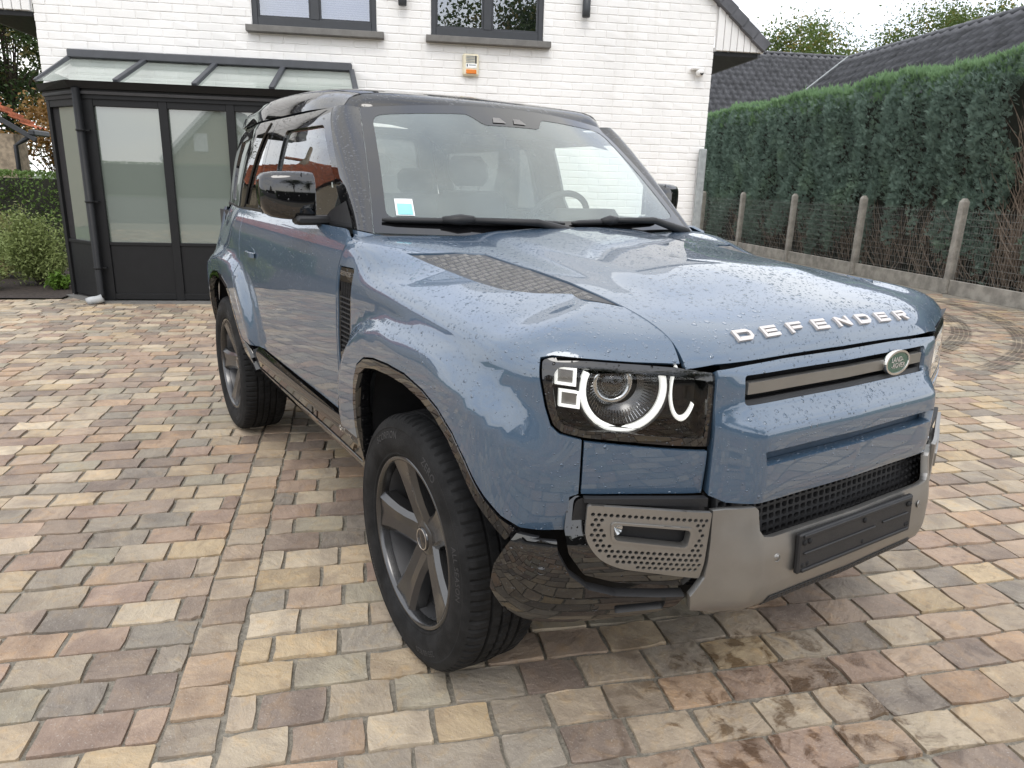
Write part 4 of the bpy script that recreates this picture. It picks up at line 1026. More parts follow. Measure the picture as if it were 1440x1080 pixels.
# --- bonnet and tread plates
def HOOD(y, a):
    y = np.asarray(y, float); a = np.asarray(a, float); Y = np.abs(y)
    d = np.where(a < .85, PDd(np.minimum(a, .85)), PDd(np.array(.85))+a-.85); dr = PDz(np.minimum(a, .85))
    x = XFs(Y)-d
    z = ZC(x)-dr-drop_of_d(np.maximum(.951-Y, 0), x)*sstep(.55, .25, x)
    z = z+.012*(1-sstep(.33, .47, Y))*sstep(.52, .20, x)+(.010+.016*sstep(.7, .3, x))*(1-sstep(.02, .60, Y))
    return np.stack([x, y, z], -1)
def hood_pt(x, y):
    dd = PDd(_ag[:426]); d = float(XFs(abs(y)))-x
    return (y, float(np.interp(d, dd, _ag[:426])+max(0, d-dd[-1])))
half = [(-.50, .0), (-.52, .25), (-.575, .50), (-.605, .70), (-.60, .770), (-.50, .795), (-.385, .797), (-.318, .641), (-.240, .566), (.01, .552), (.275, .560), (.40, .563)]
hp = [hood_pt(x, y) for x, y in half] + [(.564, .235), (.563, .19), (.562, .12), (.560, .07)] + [(.558, .036), (.53, .040), (.48, .046), (.40, .046), (.25, .045), (.1, .044)]
hood_poly = hp + [(-y, a) for y, a in hp[::-1] if abs(y) > 1e-6]
bonnet = panel('bonnet', hood_poly, HOOD, M['paint'], car, .03, .018, (), .016, 0)
def PLATE(y, a): P = HOOD(y, a); P[..., 2] -= .004; return P
plate_xy = [(-.375, .796), (-.27, .765), (-.17, .744), (0, .735), (.14, .722), (.25, .682), (.36, .612), (.44, .566), (.275, .566), (.01, .558), (-.235, .572), (-.31, .645)]
for s in (-1, 1):
    pl = panel('tread_plate', [(y, hood_pt(x, y)[1]) for x, y in plate_xy], PLATE, M['plate'], car, .03, .02, (), .01, s)
    VB = []; FB = []
    for i in range(26):
        for j in range(14):
            x = -.37+i*.033; y = .550+j*.0215+(i % 2)*.0107
            if not inside(np.array([x]), np.array([y]), plate_xy)[0] or edist(np.array([x]), np.array([y]), plate_xy)[0] < .012: continue
            horiz = (i+j) % 2
            for k in range(3):
                o = (k-1)*.0064; L, W = .0098, .0013
                q = [(-L, -W), (L, -W), (L, W), (-L, W)]
                q = [(x+a_+(0 if horiz else o*1.2), y+b_+(o if horiz else 0)) for a_, b_ in ([(a_, b_) for a_, b_ in q] if horiz else [(b_, a_*.8) for a_, b_ in q])]
                top = [PLATE(np.array([b_*s]), np.array([hood_pt(a_, b_)[1]]))[0] for a_, b_ in q]
                c = np.mean(top, 0); k0 = len(VB)
                VB += [tuple(p) for p in top] + [tuple(c+(p-c)*.6+[0, 0, .0028]) for p in top]
                FB += [(k0+4, k0+5, k0+6, k0+7)]+[(k0+m, k0+(m+1) % 4, k0+4+(m+1) % 4, k0+4+m) for m in range(4)]
    b = mobj('tread_bars', VB, FB, M['tread'], pl); tag(b, kind='stuff')

# raised lettering along the bonnet's leading edge
def box_letter(ch):
    w, h, t = .060, .034, .0105
    R = lambda x0, y0, x1, y1: [(x0, y0), (x1, y0), (x1, y1), (x0, y1)]
    if ch == 'D': return [R(0,0,t,h), R(t,h-t,w*.78,h), R(t,0,w*.78,t), [(w*.78,0),(w,t*.9),(w,h-t*.9),(w*.78,h),(w*.78,h-t),(w-t,h-t*1.3),(w-t,t*1.3),(w*.78,t)]]
    if ch == 'E': return [R(0,0,t,h), R(t,h-t*.85,w*.93,h), R(t,h/2-t*.4,w*.86,h/2+t*.4), R(t,0,w*.93,t*.85)]
    if ch == 'F': return [R(0,0,t,h), R(t,h-t*.85,w*.93,h), R(t,h/2-t*.6,w*.82,h/2+t*.25)]
    if ch == 'N': return [R(0,0,t,h), R(w-t,0,w,h), [(t,h),(t,h-t*1.25),(w-t,0),(w-t,t*1.25)]]
    if ch == 'R': return [R(0,0,t,h), R(t,h-t*.85,w*.9,h), R(w-t,h*.45,w,h-t*.6), R(t,h*.36,w*.92,h*.36+t*.8), [(w*.5,h*.36),(w*.76,0),(w,0),(w*.74,h*.36)], [(w*.9,h),(w*.9,h-t*.85),(w-t,h-t*.9),(w,h-t*.6)]]
wlet = .060; total = .765; pitch = (total-wlet)/7
for i, ch in enumerate('DEFENDER'):
    y0 = -total/2+i*pitch; mb = MB()
    for poly in box_letter(ch):
        def up(px, py, lift):
            y = y0+px; a = .0955+py*1.0; P = HOOD(np.array([y]), np.array([a]))[0]
            e = 1e-3; n = np.cross(HOOD(np.array([y+e]), np.array([a]))[0]-P, HOOD(np.array([y]), np.array([a+e]))[0]-P); n /= np.linalg.norm(n); n = n if n[0]+n[2] > 0 else -n
            return P+n*lift
        n = len(poly); vs = [up(x, y, -.001) for x, y in poly]+[up(x, y, .0065) for x, y in poly]
        mb.add(vs, [tuple(range(n, 2*n))]+[(k, (k+1) % n, n+(k+1) % n, n+k) for k in range(n)])
    o = mb.build('badge_letter', M['letter'], bonnet); sharp(o.data, 25)

# --- fascia between the lamps, grille bar, emblem
FX = pchip([.72, .735, .78, .85, .905, .925, .940, .955, .972, .990, 1.03, 1.08], [.056, .063, .068, .069, .068, .064, .053, .036, .018, .008, .004, -.012])
def FASC(y, z):
    Y = np.abs(np.asarray(y, float)); amp = 1-.90*sstep(.375, .497, Y)
    return np.stack([XFs(Y)+.009*sstep(1.085, 1.06, z)+FX(z)*amp, np.asarray(y, float), np.asarray(z, float)+0*Y], -1)
fp = [(-.486, 1.074), (-.487, .98), (-.487, .87), (-.487, .755), (-.45, .737), (-.2, .737), (.2, .737), (.45, .737), (.487, .755), (.487, .87), (.487, .98), (.486, 1.074), (.25, 1.080), (-.25, 1.080)]
OPEN = roundpoly([(-.405, .981), (.405, .981), (.405, 1.055), (-.405, 1.055)], .012)
SLOT = roundpoly([(-.375, .838), (.375, .838), (.383, .876), (-.383, .876)], .006)
fasc = panel('grille_panel', fp, FASC, M['paint'], car, .022, .012, [OPEN, SLOT], .036, 0)
gr = panel('grille_recess', [(-.43, .965), (.43, .965), (.43, 1.075), (-.43, 1.075)], lambda y, z: FASC(y, z)-np.array([.05, 0, 0]), M['void'], car, .05, None, (), 0, 0)
panel('slot_back', [(-.39, .828), (.39, .828), (.39, .886), (-.39, .886)], lambda y, z: np.stack([XFs(np.abs(y))+.038, y, z], -1), M['paint_in'], fasc, .05, None, (), 0, 0)
panel('opening_trim', roundpoly([(-.409, .977), (.409, .977), (.409, 1.059), (-.409, 1.059)], .012), FASC, M['black'], gr, .03, .015, [roundpoly([(-.395, .992), (.395, .992), (.395, 1.055), (-.395, 1.055)], .008)], .03, 0, lift=-.012)
def BAR(y, z): return np.stack([XFs(np.abs(y))+.010, y, z], -1)
bar = panel('grille_bar', [(-.392, 1.006), (.385, 1.006), (.385, 1.036), (-.392, 1.036)], BAR, M['skid'], car, .02, .015, (), .02, 0)
def oval(cx, cz, a, b, n=36): return [(cx+a*math.cos(2*math.pi*k/n), cz+b*math.sin(2*math.pi*k/n)) for k in range(n)]
em = panel('emblem', oval(.235, 1.024, .060, .035), BAR, M['green'], car, .02, .01, (), .012, 0, lift=.010)
panel('emblem_rim', oval(.235, 1.024, .062, .037), BAR, M['chrome'], em, .02, .006, [oval(.235, 1.024, .056, .031)], .012, 0, lift=.0125)
for txt, dz, sx in (('LAND-', .0085, -.004), ('-ROVER', -.0095, .004)):
    VV, FF = textmesh(txt, .0215, .0006)
    y = .235+VV[:, 0]*.95+sx; z = 1.024+dz+VV[:, 1]+VV[:, 0]*.0
    P = BAR(y, z); P[:, 0] += .0112+VV[:, 2]
    mobj('emblem_lettering', P, FF, M['letter'], em)

# --- lower front: mesh, skid panel, fog surrounds, corners, plate holder
def mesh_panel(name, poly, func, cw, ch, t, mat, parent, lip=.02, sgn=0, stag=True, rnd=.3, edge=.004, lift=0.):
    pa = np.array(poly); lo = pa.min(0); hi = pa.max(0); holes = []; j = 0; y = lo[1]+ch*.6
    while y < hi[1]:
        x = lo[0]+cw*.6+(cw/2 if stag and j % 2 else 0)
        while x < hi[0]:
            w, h = (cw-t)/2, (ch-t)/2; q = [(x-w, y-h), (x+w, y-h), (x+w, y+h), (x-w, y+h)]
            qa = np.array(q)
            if inside(qa[:, 0], qa[:, 1], poly).all() and edist(qa[:, 0], qa[:, 1], poly).min() > edge: holes.append(roundpoly(q, rnd*min(w, h)*2, 2))
            x += cw
        y += ch; j += 1
    return panel(name, poly, func, mat, parent, 1.0 if rnd else 1.0, .03, holes, lip, sgn, lift=lift)
def GRIL(y, z): return np.stack([XFs(np.abs(y))+.030-(np.asarray(z)-.69)*.1, y, z], -1)
mg = mesh_panel('lower_grille', [(-.47, .608), (.47, .608), (.47, .745), (-.47, .745)], GRIL, .0260, .0215, .0065, M['black'], car, .020, 0, False)
panel('grille_backing', [(-.48, .60), (.48, .60), (.48, .75), (-.48, .75)], lambda y, z: GRIL(y, z)-np.array([.035, 0, 0]), M['void'], mg, .06, None, (), 0, 0)
SKX = pchip([.40, .425, .445, .47, .52, .58, .64, .69, .74], [.0, .055, .082, .098, .108, .108, .100, .090, .082])
def SKID(y, z):
    Y = np.abs(np.asarray(y, float)); return np.stack([XFs(Y)+SKX(z)*(1-.42*sstep(.38, .50, Y)), np.asarray(y, float), np.asarray(z, float)+0*Y], -1)
hs = [(0, .648), (.345, .648), (.375, .654), (.388, .672), (.390, .725), (.398, .733), (.497, .726), (.503, .64), (.512, .55), (.545, .50), (.535, .455), (.47, .437), (.30, .432), (.0, .432)]
sk = [(-y, z) for y, z in hs[1:-1]][::-1]+[(y, z) for y, z in hs]
sk = hs[:-1]+[(0, .432)]+[(-y, z) for y, z in hs[1:-1]][::-1]
skid = panel('skid_panel', sk, SKID, M['skid'], car, .02, .012, [roundpoly([(-.30, .436), (.30, .436), (.29, .452), (-.29, .452)], .003)] if False else (), .02, 0)
sp = mesh_panel('skid_mesh', [(-.34, .444), (.34, .444), (.33, .474), (-.33, .474)], SKID, .016, .009, .005, M['black'], skid, .002, 0, True, .4, .001, lift=.003)
def FOGX(y):
    Y = np.abs(np.asarray(y, float)); return XFs(Y)+.040+.022*sstep(.78, .50, Y)
def FOG(y, z): return np.stack([FOGX(y)+.010*sstep(.53, .60, z)-.010, np.asarray(y, float), np.asarray(z, float)+0*np.asarray(y)], -1)
fogp = roundpoly([(.511, .729), (.794, .758), (.797, .668), (.762, .612), (.715, .585), (.520, .545)], [.004, .008, .03, .04, .03, .004])
foghole = roundpoly([(.553, .692), (.742, .714), (.738, .662), (.560, .634)], .014)
for s in (-1, 1):
    holes = [foghole]
    for j in range(13):
        for i in range(21):
            y = .523+i*.0136+(.0068 if j % 2 else 0); z = .572+j*.0136+(y-.52)*.10
            q = oval(y, z, .0049, .0050, 7); qa = np.array(q)
            if not inside(qa[:, 0], qa[:, 1], fogp).all() or edist(qa[:, 0], qa[:, 1], fogp).min() < .006: continue
            if inside(qa[:, 0], qa[:, 1], foghole).any() or edist(qa[:, 0], qa[:, 1], foghole).min() < .010: continue
            holes.append(q)
    fg = panel('fog_surround', fogp, FOG, M['skid'], car, .4, .015, holes, .012, s)
    panel('backing', roundpoly([(.50, .735), (.80, .765), (.81, .68), (.77, .60), (.70, .57), (.51, .54)], .02), lambda y, z: FOG(y, z)-np.array([.035, 0, 0]), M['black'], fg, .06, None, (), 0, s)
    panel('recess_frame', [(y, z) for y, z in foghole], FOG, M['skid'], fg, .03, .01, [roundpoly([(.560, .687), (.736, .708), (.732, .666), (.566, .640)], .012)], .03, s, lift=.005)
    lampm = Matrix.Translation((float(FOGX(.722))-.012, s*.712, .684)) @ Matrix.Rotation(rad(90), 4, 'Y')
    MB().lathe([(.0, .0), (.012, .002), (.019, -.004), (.021, -.012), (.021, -.03)], 20, lampm).build('fog_lamp', M['lens'], fg, True)
    MB().lathe([(.0, -.016), (.010, -.012), (.018, -.006)], 16, lampm).build('fog_reflector', M['reflector'], fg, True)
    # black frame round the fog surround and the glossy lower corner
    def LOW(u, z):
        u = np.asarray(u, float); z = np.asarray(z, float); xo, yo = OX(u), OY(u); e = .01
        tx, ty = OX(u+e)-OX(u-e), OY(u+e)-OY(u-e); l = np.hypot(tx, ty); nx, ny = ty/l, -tx/l
        off = pchip([.36, .40, .44, .50, .58, .64, .672, .69], [-.075, -.030, .004, .030, .042, .040, .032, .026])(z)
        off = off+.012*sstep(.75, .5, yo)
        return np.stack([xo+nx*off, yo+ny*off, z], -1)
    U = lambda y: u_y(y)
    fr = [(U(.498), .752), (U(.60), .758), (U(.70), .762), (U(.797), .766), (U(.814), .752), (U(.820), .69), (U(.810), .625), (U(.775), .565), (U(.70), .535), (U(.56), .515), (U(.505), .512), (U(.495), .60)]
    panel('fog_frame', roundpoly(fr, .006), LOW, M['gloss'], car, .03, .015, [[(U(y), z) for y, z in ((.53, .705), (.765, .73), (.77, .67), (.74, .625), (.70, .605), (.535, .572))]], .02, s, lift=-.016)
    strip = mesh_panel('upper_grille_strip', [(.496, .729), (.70, .751), (.795, .760), (.795, .770), (.70, .766), (.496, .752)], lambda y, z: np.stack([XFs(np.abs(y))+.028, y, z], -1), .024, .017, .006, M['black'], car, .02, s)
    ua, ub = u_x(.525), u_y(.52)
    cor = [(ua, .672), (u_x(.56), .668), (U(.88), .664), (U(.835), .662), (U(.832), .63), (U(.808), .575), (U(.765), .530), (U(.70), .505), (U(.60), .494), (U(.53), .490), (U(.545), .455), (U(.60), .425), (U(.70), .398), (U(.80), .386), (U(.88), .384), (u_x(.53), .392), (u_x(.492), .42), (u_x(.468), .50), (u_x(.485), .58), (u_x(.51), .64)]
    hole = roundpoly([(U(.575), .448), (U(.69), .436), (U(.70), .472), (U(.575), .480)], .008)
    co = panel('bumper_corner', cor, LOW, M['gloss'], car, .025, .012, [hole], .03, s, lipmat=M['black'])
    panel('tow_eye_recess', [(U(.55), .43), (U(.71), .42), (U(.71), .485), (U(.55), .49)], LOW, M['void'], co, .05, None, (), 0, s, lift=-.03)
    for uu, zz in ((u_x(.565), .585), (U(.745), .470)):
        sm = LOW(np.array([uu]), np.array([zz]))[0]*[1, s, 1]; sn = np.array([1, s*1.2, 0])/1.562 if zz > .5 else np.array([1, s*.45, 0])/1.1
        mt = Matrix.Translation(sm) @ Vector(sn).to_track_quat('Z', 'Y').to_matrix().to_4x4()
        MB().lathe([(.0, .0015), (.0085, .0015), (.009, .0005), (.0095, .002), (.0108, .002), (.011, 0)], 20, mt).build('parking_sensor', M['gloss'], co, True)
    # dark air guide below the corner
    panel('air_guide', [(u_x(.46), .40), (u_x(.46), .47), (u_x(.52), .41), (U(.85), .40), (U(.70), .41), (U(.56), .44), (U(.56), .41), (U(.70), .385), (U(.88), .365)], LOW, M['black'], car, .04, .03, (), .02, s, lift=-.035)
    sm = MB(); P = SKID(np.array([s*.33]), np.array([.590]))[0]
    mt = Matrix.Translation(P) @ Vector((1, s*.25, .05)).to_track_quat('Z', 'Y').to_matrix().to_4x4()
    sm.lathe([(.0, .0015), (.0085, .0015), (.009, .0003), (.0095, .002), (.011, .002), (.0115, 0)], 20, mt).build('parking_sensor', M['skid'], skid, True)
cl = MB(); cl.box((.788, .06, .722), (.016, .014, .010), bev=.003); cl.build('front_camera', M['disc'], car)
# empty number-plate holder
ph = MB(); ph.box((.862, 0, .586), (.016, .526, .112), Matrix.Identity(4), .004)
for z in (.634, .538): ph.box((.8715, 0, z), (.006, .50, .010), bev=.002)
ph.box((.8715, -.085, .586), (.006, .32, .006), bev=.002); ph.box((.8715, .175, .590), (.006, .13, .006), bev=.002)
holder = ph.build('plate_holder', M['black'], car)
PHM = Matrix.Translation((.86, 0, .586)) @ Matrix.Rotation(rad(-3), 4, 'Y') @ Matrix.Translation((-.86, 0, -.586))
holder.data.transform(PHM)
for y in (-.245, -.225, .02, .235, .245):
    for z in (.618, .554):
        MB().lathe([(0, .004), (.006, .003), (.008, 0)], 10, Matrix.Translation((.870, y, z)) @ Matrix.Rotation(rad(90), 4, 'Y')).build('screw', M['void'], holder, True)
holder2 = MB().box((.850, 0, .586), (.03, .50, .09), bev=.004).build('holder_back', M['black'], holder)

# --- headlights
def clampz(o, z=1.068):
    for v in o.data.vertices: v.co.z = min(v.co.z, z)
for s in (-1, 1):
    hl = empty('headlight', (0, 0, 0), car)
    outer = [front_pt(y, z) for y, z in ((.486, 1.066), (.575, 1.082), (.68, 1.093), (.78, 1.102), (.862, 1.110), (.880, 1.103), (.875, 1.06), (.863, .99), (.851, .948), (.833, .930), (.79, .918), (.70, .905), (.60, .891), (.486, .880))]
    inner = [front_pt(y, z) for y, z in ((.502, 1.045), (.575, 1.061), (.68, 1.072), (.78, 1.083), (.848, 1.090), (.858, 1.06), (.848, .99), (.838, .952), (.79, .935), (.70, .925), (.60, .912), (.502, .902))]
    panel('bezel', roundpoly(outer, .008, 3), WRAP, M['gloss'], hl, .03, .015, [roundpoly(inner, .012, 3)], .035, s, lift=-.002)
    panel('lens', roundpoly(inner, .012, 3), WRAP, M['lens'], hl, .03, .015, (), 0, s, lift=-.004)
    panel('lamp_bowl', [(u+(0), v) for u, v in outer], WRAP, M['void'], hl, .05, .05, (), 0, s, lift=-.085)
    # lamp frame: x axis inward, y up, z out of the lamp
    uc = u_y(.700); c0 = WRAP(np.array([uc]), np.array([V(uc, 1.030)]))[0]; tv = WRAP(np.array([uc+.01]), np.array([V(uc, 1.030)]))[0]-WRAP(np.array([uc-.01]), np.array([V(uc, 1.030)]))[0]
    tv /= np.linalg.norm(tv); nv = np.array([tv[1], -tv[0], 0])
    FM = lambda px, py, pz: (c0+tv*px+np.array([0, 0, 1])*py+nv*pz)*[1, s, 1]     # px outward along the wing
    def arc(R, r0, r1, a0, a1, z, n=28, depth=.012, sx=1., cx=0., cy=0.):
        vs = []; fs = []
        for k in range(n+1):
            a = rad(a0+(a1-a0)*k/n); ca, sa = math.cos(a), math.sin(a)
            vs += [FM(cx+r1*ca*sx, cy+r1*sa, z), FM(cx+(r0+r1)/2*ca*sx, cy+(r0+r1)/2*sa, z+depth*.45), FM(cx+r0*ca*sx, cy+r0*sa, z), FM(cx+r0*ca*sx, cy+r0*sa, z-depth), FM(cx+r1*ca*sx, cy+r1*sa, z-depth)]
        for k in range(n):
            for i in range(5): j = (i+1) % 5; fs.append((k*5+i, k*5+j, (k+1)*5+j, (k+1)*5+i))
        return vs, fs
    vs, fs = arc(0, .0935, .1085, 157, 383, -.020); mobj('ring_light', vs, fs, M['drl'], hl, True)
    vs, fs = arc(0, .070, .083, 45, -150, -.020, 20, .010, .42, -.152, .002); mobj('indicator_light', vs, fs, M['drl'], hl, True)
    vs, fs = arc(0, .110, .116, 166, 374, -.022); mobj('ring_trim', vs, fs, M['black'], hl, True)
    # turned bowl, projector and its ribs
    mb = MB(); zs = np.array([[1]]); 
    R4 = Matrix(((tv[0], 0, nv[0], 0), (tv[1]*s, 0, nv[1]*s, 0), (0, 1, 0, 0), (0, 0, 0, 1))); R4.translation = Vector(c0*[1, s, 1])
    clampz(mb.lathe([(.089, -.024), (.080, -.042), (.062, -.060), (.05, -.066)], 40, R4).build('reflector_bowl', M['alloy'], hl, True))
    mb = MB()
    for k in range(40):
        a = rad(150+k*6); mb.tube([FM(.088*math.cos(a), .088*math.sin(a), -.026), FM(.064*math.cos(a), .064*math.sin(a), -.056)], .0009, 4)
    mb.build('bowl_ribs', M['reflector'], hl)
    R5 = R4 @ Matrix.Translation((.024, .012, 0))
    clampz(MB().lathe([(.058, -.050), (.050, -.036), (.046, -.030), (.038, -.034), (.036, -.045)], 36, R5).build('projector_housing', M['reflector'], hl, True))
    MB().lathe([(0, -.016), (.016, -.019), (.028, -.027), (.035, -.038), (.036, -.05)], 28, R5).build('projector_lens', M['lens'], hl, True)
    MB().lathe([(0, -.045), (.036, -.045)], 20, R5).build('projector_core', M['gloss'], hl, True)
    for cy, hh in ((.028, .022), (-.026, .021)):
        mb = MB(); x0, x1 = .119, .164; t = .0055
        sh = -.010 if cy < 0 else 0
        for (a0, b0, a1, b1) in ((x0+sh, cy+hh-t, x1+sh, cy+hh), (x0+sh, cy-hh, x1+sh, cy-hh+t), (x0+sh, cy-hh+t, x0+t+sh, cy+hh-t), (x1-t+sh, cy-hh+t, x1+sh, cy+hh-t)):
            q = [(a0, b0), (a1, b0), (a1, b1), (a0, b1)]
            mb.add([FM(x, y, -.022-(x-.11)*.55) for x, y in q]+[FM(x, y, -.012-(x-.11)*.55) for x, y in q], [(4, 5, 6, 7), (0, 1, 5, 4), (1, 2, 6, 5), (2, 3, 7, 6), (3, 0, 4, 7)])
        mb.build('square_light', M['drl'], hl)
        mb = MB(); q = [(x0+sh, cy-hh), (x1+sh, cy-hh), (x1+sh, cy+hh), (x0+sh, cy+hh)]
        mb.add([FM(x, y, -.024-(x-.11)*.55) for x, y in q], [(0, 1, 2, 3)]); mb.build('square_reflector', M['disc'], hl)
    # shelf under the ring
    mb = MB(); q = [(-.185, -.108), (.120, -.088), (.110, -.070), (-.185, -.078)]
    mb.add([FM(-.185, -.112, -.010), FM(.125, -.083, -.018), FM(.12, -.072, -.07), FM(-.185, -.090, -.07)], [(0, 1, 2, 3)]); mb.build('lamp_shelf', M['gloss'], hl)
    mb = MB(); mb.add([FM(-.19, .052, -.012), FM(.165, .078, -.018), FM(.165, .055, -.08), FM(-.19, .035, -.08)], [(0, 1, 2, 3)]); mb.build('lamp_brow', M['black'], hl)

# --- flank: door, rear quarter, sills, arch trims
SECD = pchip([.40, .55, .62, .70, .85, .95, 1.05, 1.13, 1.20, 1.25, 1.29, 1.325, 1.36], [-.07, -.035, -.020, -.008, .003, .004, .002, -.002, -.012, -.024, -.040, -.060, -.085])
_sx = nspline(-_X[_im-80:1500:20], _Y[_im-80:1500:20])
def SIDE(x, z):
    x = np.asarray(x, float); z = np.asarray(z, float)
    hnch = -.075*sstep(-2.35, -3.15, x)*sstep(.95, 1.30, z)
    return np.stack([x, _sx(-x)+SECD(z)+flare(x, z)+hnch, z], -1)
door = [(-.664, .632), (-.664, .9), (-.664, 1.12), (-.660, 1.19), (-.635, 1.27), (-.64, 1.300), (-.70, 1.322), (-1.4, 1.322), (-2.22, 1.326), (-2.205, 1.15), (-2.18, 1.0), (-2.14, .90), (-2.07, .80), (-1.985, .70), (-1.93, .645)]
qtr = [(-2.228, 1.326), (-2.212, 1.15), (-2.187, 1.0), (-2.147, .90), (-2.077, .80), (-1.992, .70), (-1.937, .645), (-2.125, .650),
       (-2.16, .70), (-2.215, .80), (-2.27, .875), (-2.35, .925), (-2.47, .955), (-2.62, .962), (-2.76, .950), (-2.87, .915), (-2.94, .86), (-2.99, .77), (-3.02, .66), (-3.12, .66), (-3.15, .95), (-3.15, 1.20), (-3.13, 1.326)]
ARCH_R = [(-2.125, .650)]+qtr[8:19]
for s in (-1, 1):
    d = panel('door', door, SIDE, M['paint'], car, .035, .02, (), .014, s)
    panel('rear_quarter', qtr, SIDE, M['paint'], car, .035, .02, (), .014, s)
    # pull handle in a scoop
    hx, hz = -1.93, 1.118
    b0 = SIDE(np.array([hx]), np.array([hz]))[0]*[1, s, 1]
    scoop = panel('handle_scoop', oval(hx, hz, .075, .034, 24), SIDE, M['paint'], d, .02, .01, (), .004, s, lift=.0012)
    mb = MB()
    pts = [(hx+.085*c, b0[1]+s*(.020-.016*abs(c)**4), hz+.0) for c in np.linspace(-1, 1, 13)]
    for k in range(12):
        a_, b_ = pts[k], pts[k+1]
        vs = []
        for p in (a_, b_):
            vs += [(p[0], p[1]-s*.008, p[2]-.014), (p[0], p[1]+s*.004, p[2]-.011), (p[0], p[1]+s*.004, p[2]+.011), (p[0], p[1]-s*.008, p[2]+.014)]
        mb.add(vs, [(0, 1, 5, 4), (1, 2, 6, 5), (2, 3, 7, 6), (3, 0, 4, 7)])
    o = mb.build('handle', M['paint'], d); sharp(o.data, 60)
    # arch trims: glossy band between paint and wheel opening
    def band(arch, cx, k):
        out = arch; inn = [((x-cx)*k+cx, (z-.42)*k+.42) for x, z in arch]; inn[0] = (inn[0][0], arch[0][1]-.04); inn[-1] = (inn[-1][0], arch[-1][1]-.05)
        return out, inn
    o_, i_ = band(ARCH_F, .02, .940)
    tr = [(.521, .668)]+[(x*.992, z-.006) for x, z in ARCH_F[1:]]+[(-.412, .47), (-.385, .462)]+i_[::-1][1:]
    panel('wheel_arch_trim', [side_pt(*p) for p in tr], WRAP, M['gloss'], car, .02, .012, (), .05, s, lift=.002)
    o_, i_ = band(ARCH_R, -2.567, .940)
    tr = [(-2.122, .644)]+[(x, z-.006) for x, z in ARCH_R[1:]]+[(-3.02, .50), (-2.99, .50)]+i_[::-1][1:-1]+[(-2.155, .60), (-2.11, .52), (-2.05, .47), (-1.99, .50), (-2.03, .58), (-2.08, .638)]
    panel('wheel_arch_trim', tr, SIDE, M['gloss'], car, .02, .012, (), .05, s, lift=.002)
    # arch liners
    for cx, ar in ((.02, ARCH_F), (-2.567, ARCH_R)):
        q = [((x-cx)*.985+cx, (z-.42)*.985+.42) for x, z in ar]; q = [(q[0][0]-.03, .42)]+q+[(q[-1][0], .36)]
        vs = [(x, s*.925, z) for x, z in q]+[(x, s*.52, z) for x, z in q]; n = len(q)
        fs = [(k, k+1, n+k+1, n+k) for k in range(n-1)]+[tuple(range(n, 2*n))]
        mobj('wheel_arch_liner', vs, fs, M['void'], car)
    # sills
    def SILL(x, z):
        x = np.asarray(x, float); z = np.asarray(z, float)
        return np.stack([x, _sx(-x)+pchip([.40, .43, .46, .50, .54, .585, .62, .64], [-.13, -.075, -.035, -.012, -.004, .004, -.004, -.014])(z), z], -1)
    sl = panel('sill', [(-.414, .617), (-.66, .620), (-1.3, .628), (-1.93, .638), (-2.035, .60), (-1.99, .535), (-1.5, .532), (-.9, .528), (-.414, .520)], SILL, M['gloss'], car, .03, .02, (), .02, s)
    panel('lower_sill', [(-.414, .506), (-.9, .514), (-1.5, .518), (-1.95, .520), (-1.99, .47), (-1.95, .43), (-1.3, .425), (-.6, .42), (-.40, .43)], SILL, M['gloss'], car, .03, .02, (), .02, s)
    VV, FF = textmesh('X-DYNAMIC', .026, .0008); k_ = 1 if s < 0 else -1
    P = SILL(-.60+k_*VV[:, 0], .578+VV[:, 1])*[1, s, 1]; P[:, 1] += s*(.001+VV[:, 2])
    mobj('sill_lettering', P, FF, M['chrome'], sl)
    panel('sill_backing', [(-.40, .40), (-.40, .64), (-2.0, .66), (-2.05, .40)], lambda x, z: np.stack([x, np.full_like(x, .845), z], -1), M['void'], car, .2, None, (), 0, s)
    # front strip of wing behind the arch bottom
# --- greenhouse
YG = pchip([1.30, 1.325, 1.45, 1.60, 1.70, 1.74, 1.78, 1.82], [.895, .886, .862, .824, .790, .772, .745, .700])
def KX(x): return 1-.060*sstep(-1.35, -.62, x)-.105*sstep(-2.3, -3.2, x)
def GREEN(x, z): x = np.asarray(x, float); z = np.asarray(z, float); return np.stack([x, YG(z)*KX(x), z], -1)
def fzx(z): return -.735-(np.asarray(z)-1.325)*1.02    # front edge of the side glass area (rear face of the windscreen pillar)
DW = roundpoly([(-.835, 1.345), (-1.70, 1.345), (-1.745, 1.42), (-1.765, 1.712), (-1.215, 1.712), (-1.05, 1.56)], [.01, .01, .02, .03, .03, .02])
frame = [(-.70, 1.328), (-2.00, 1.332), (-2.00, 1.782), (-1.22, 1.782), (-1.06, 1.63), (-.86, 1.44)]
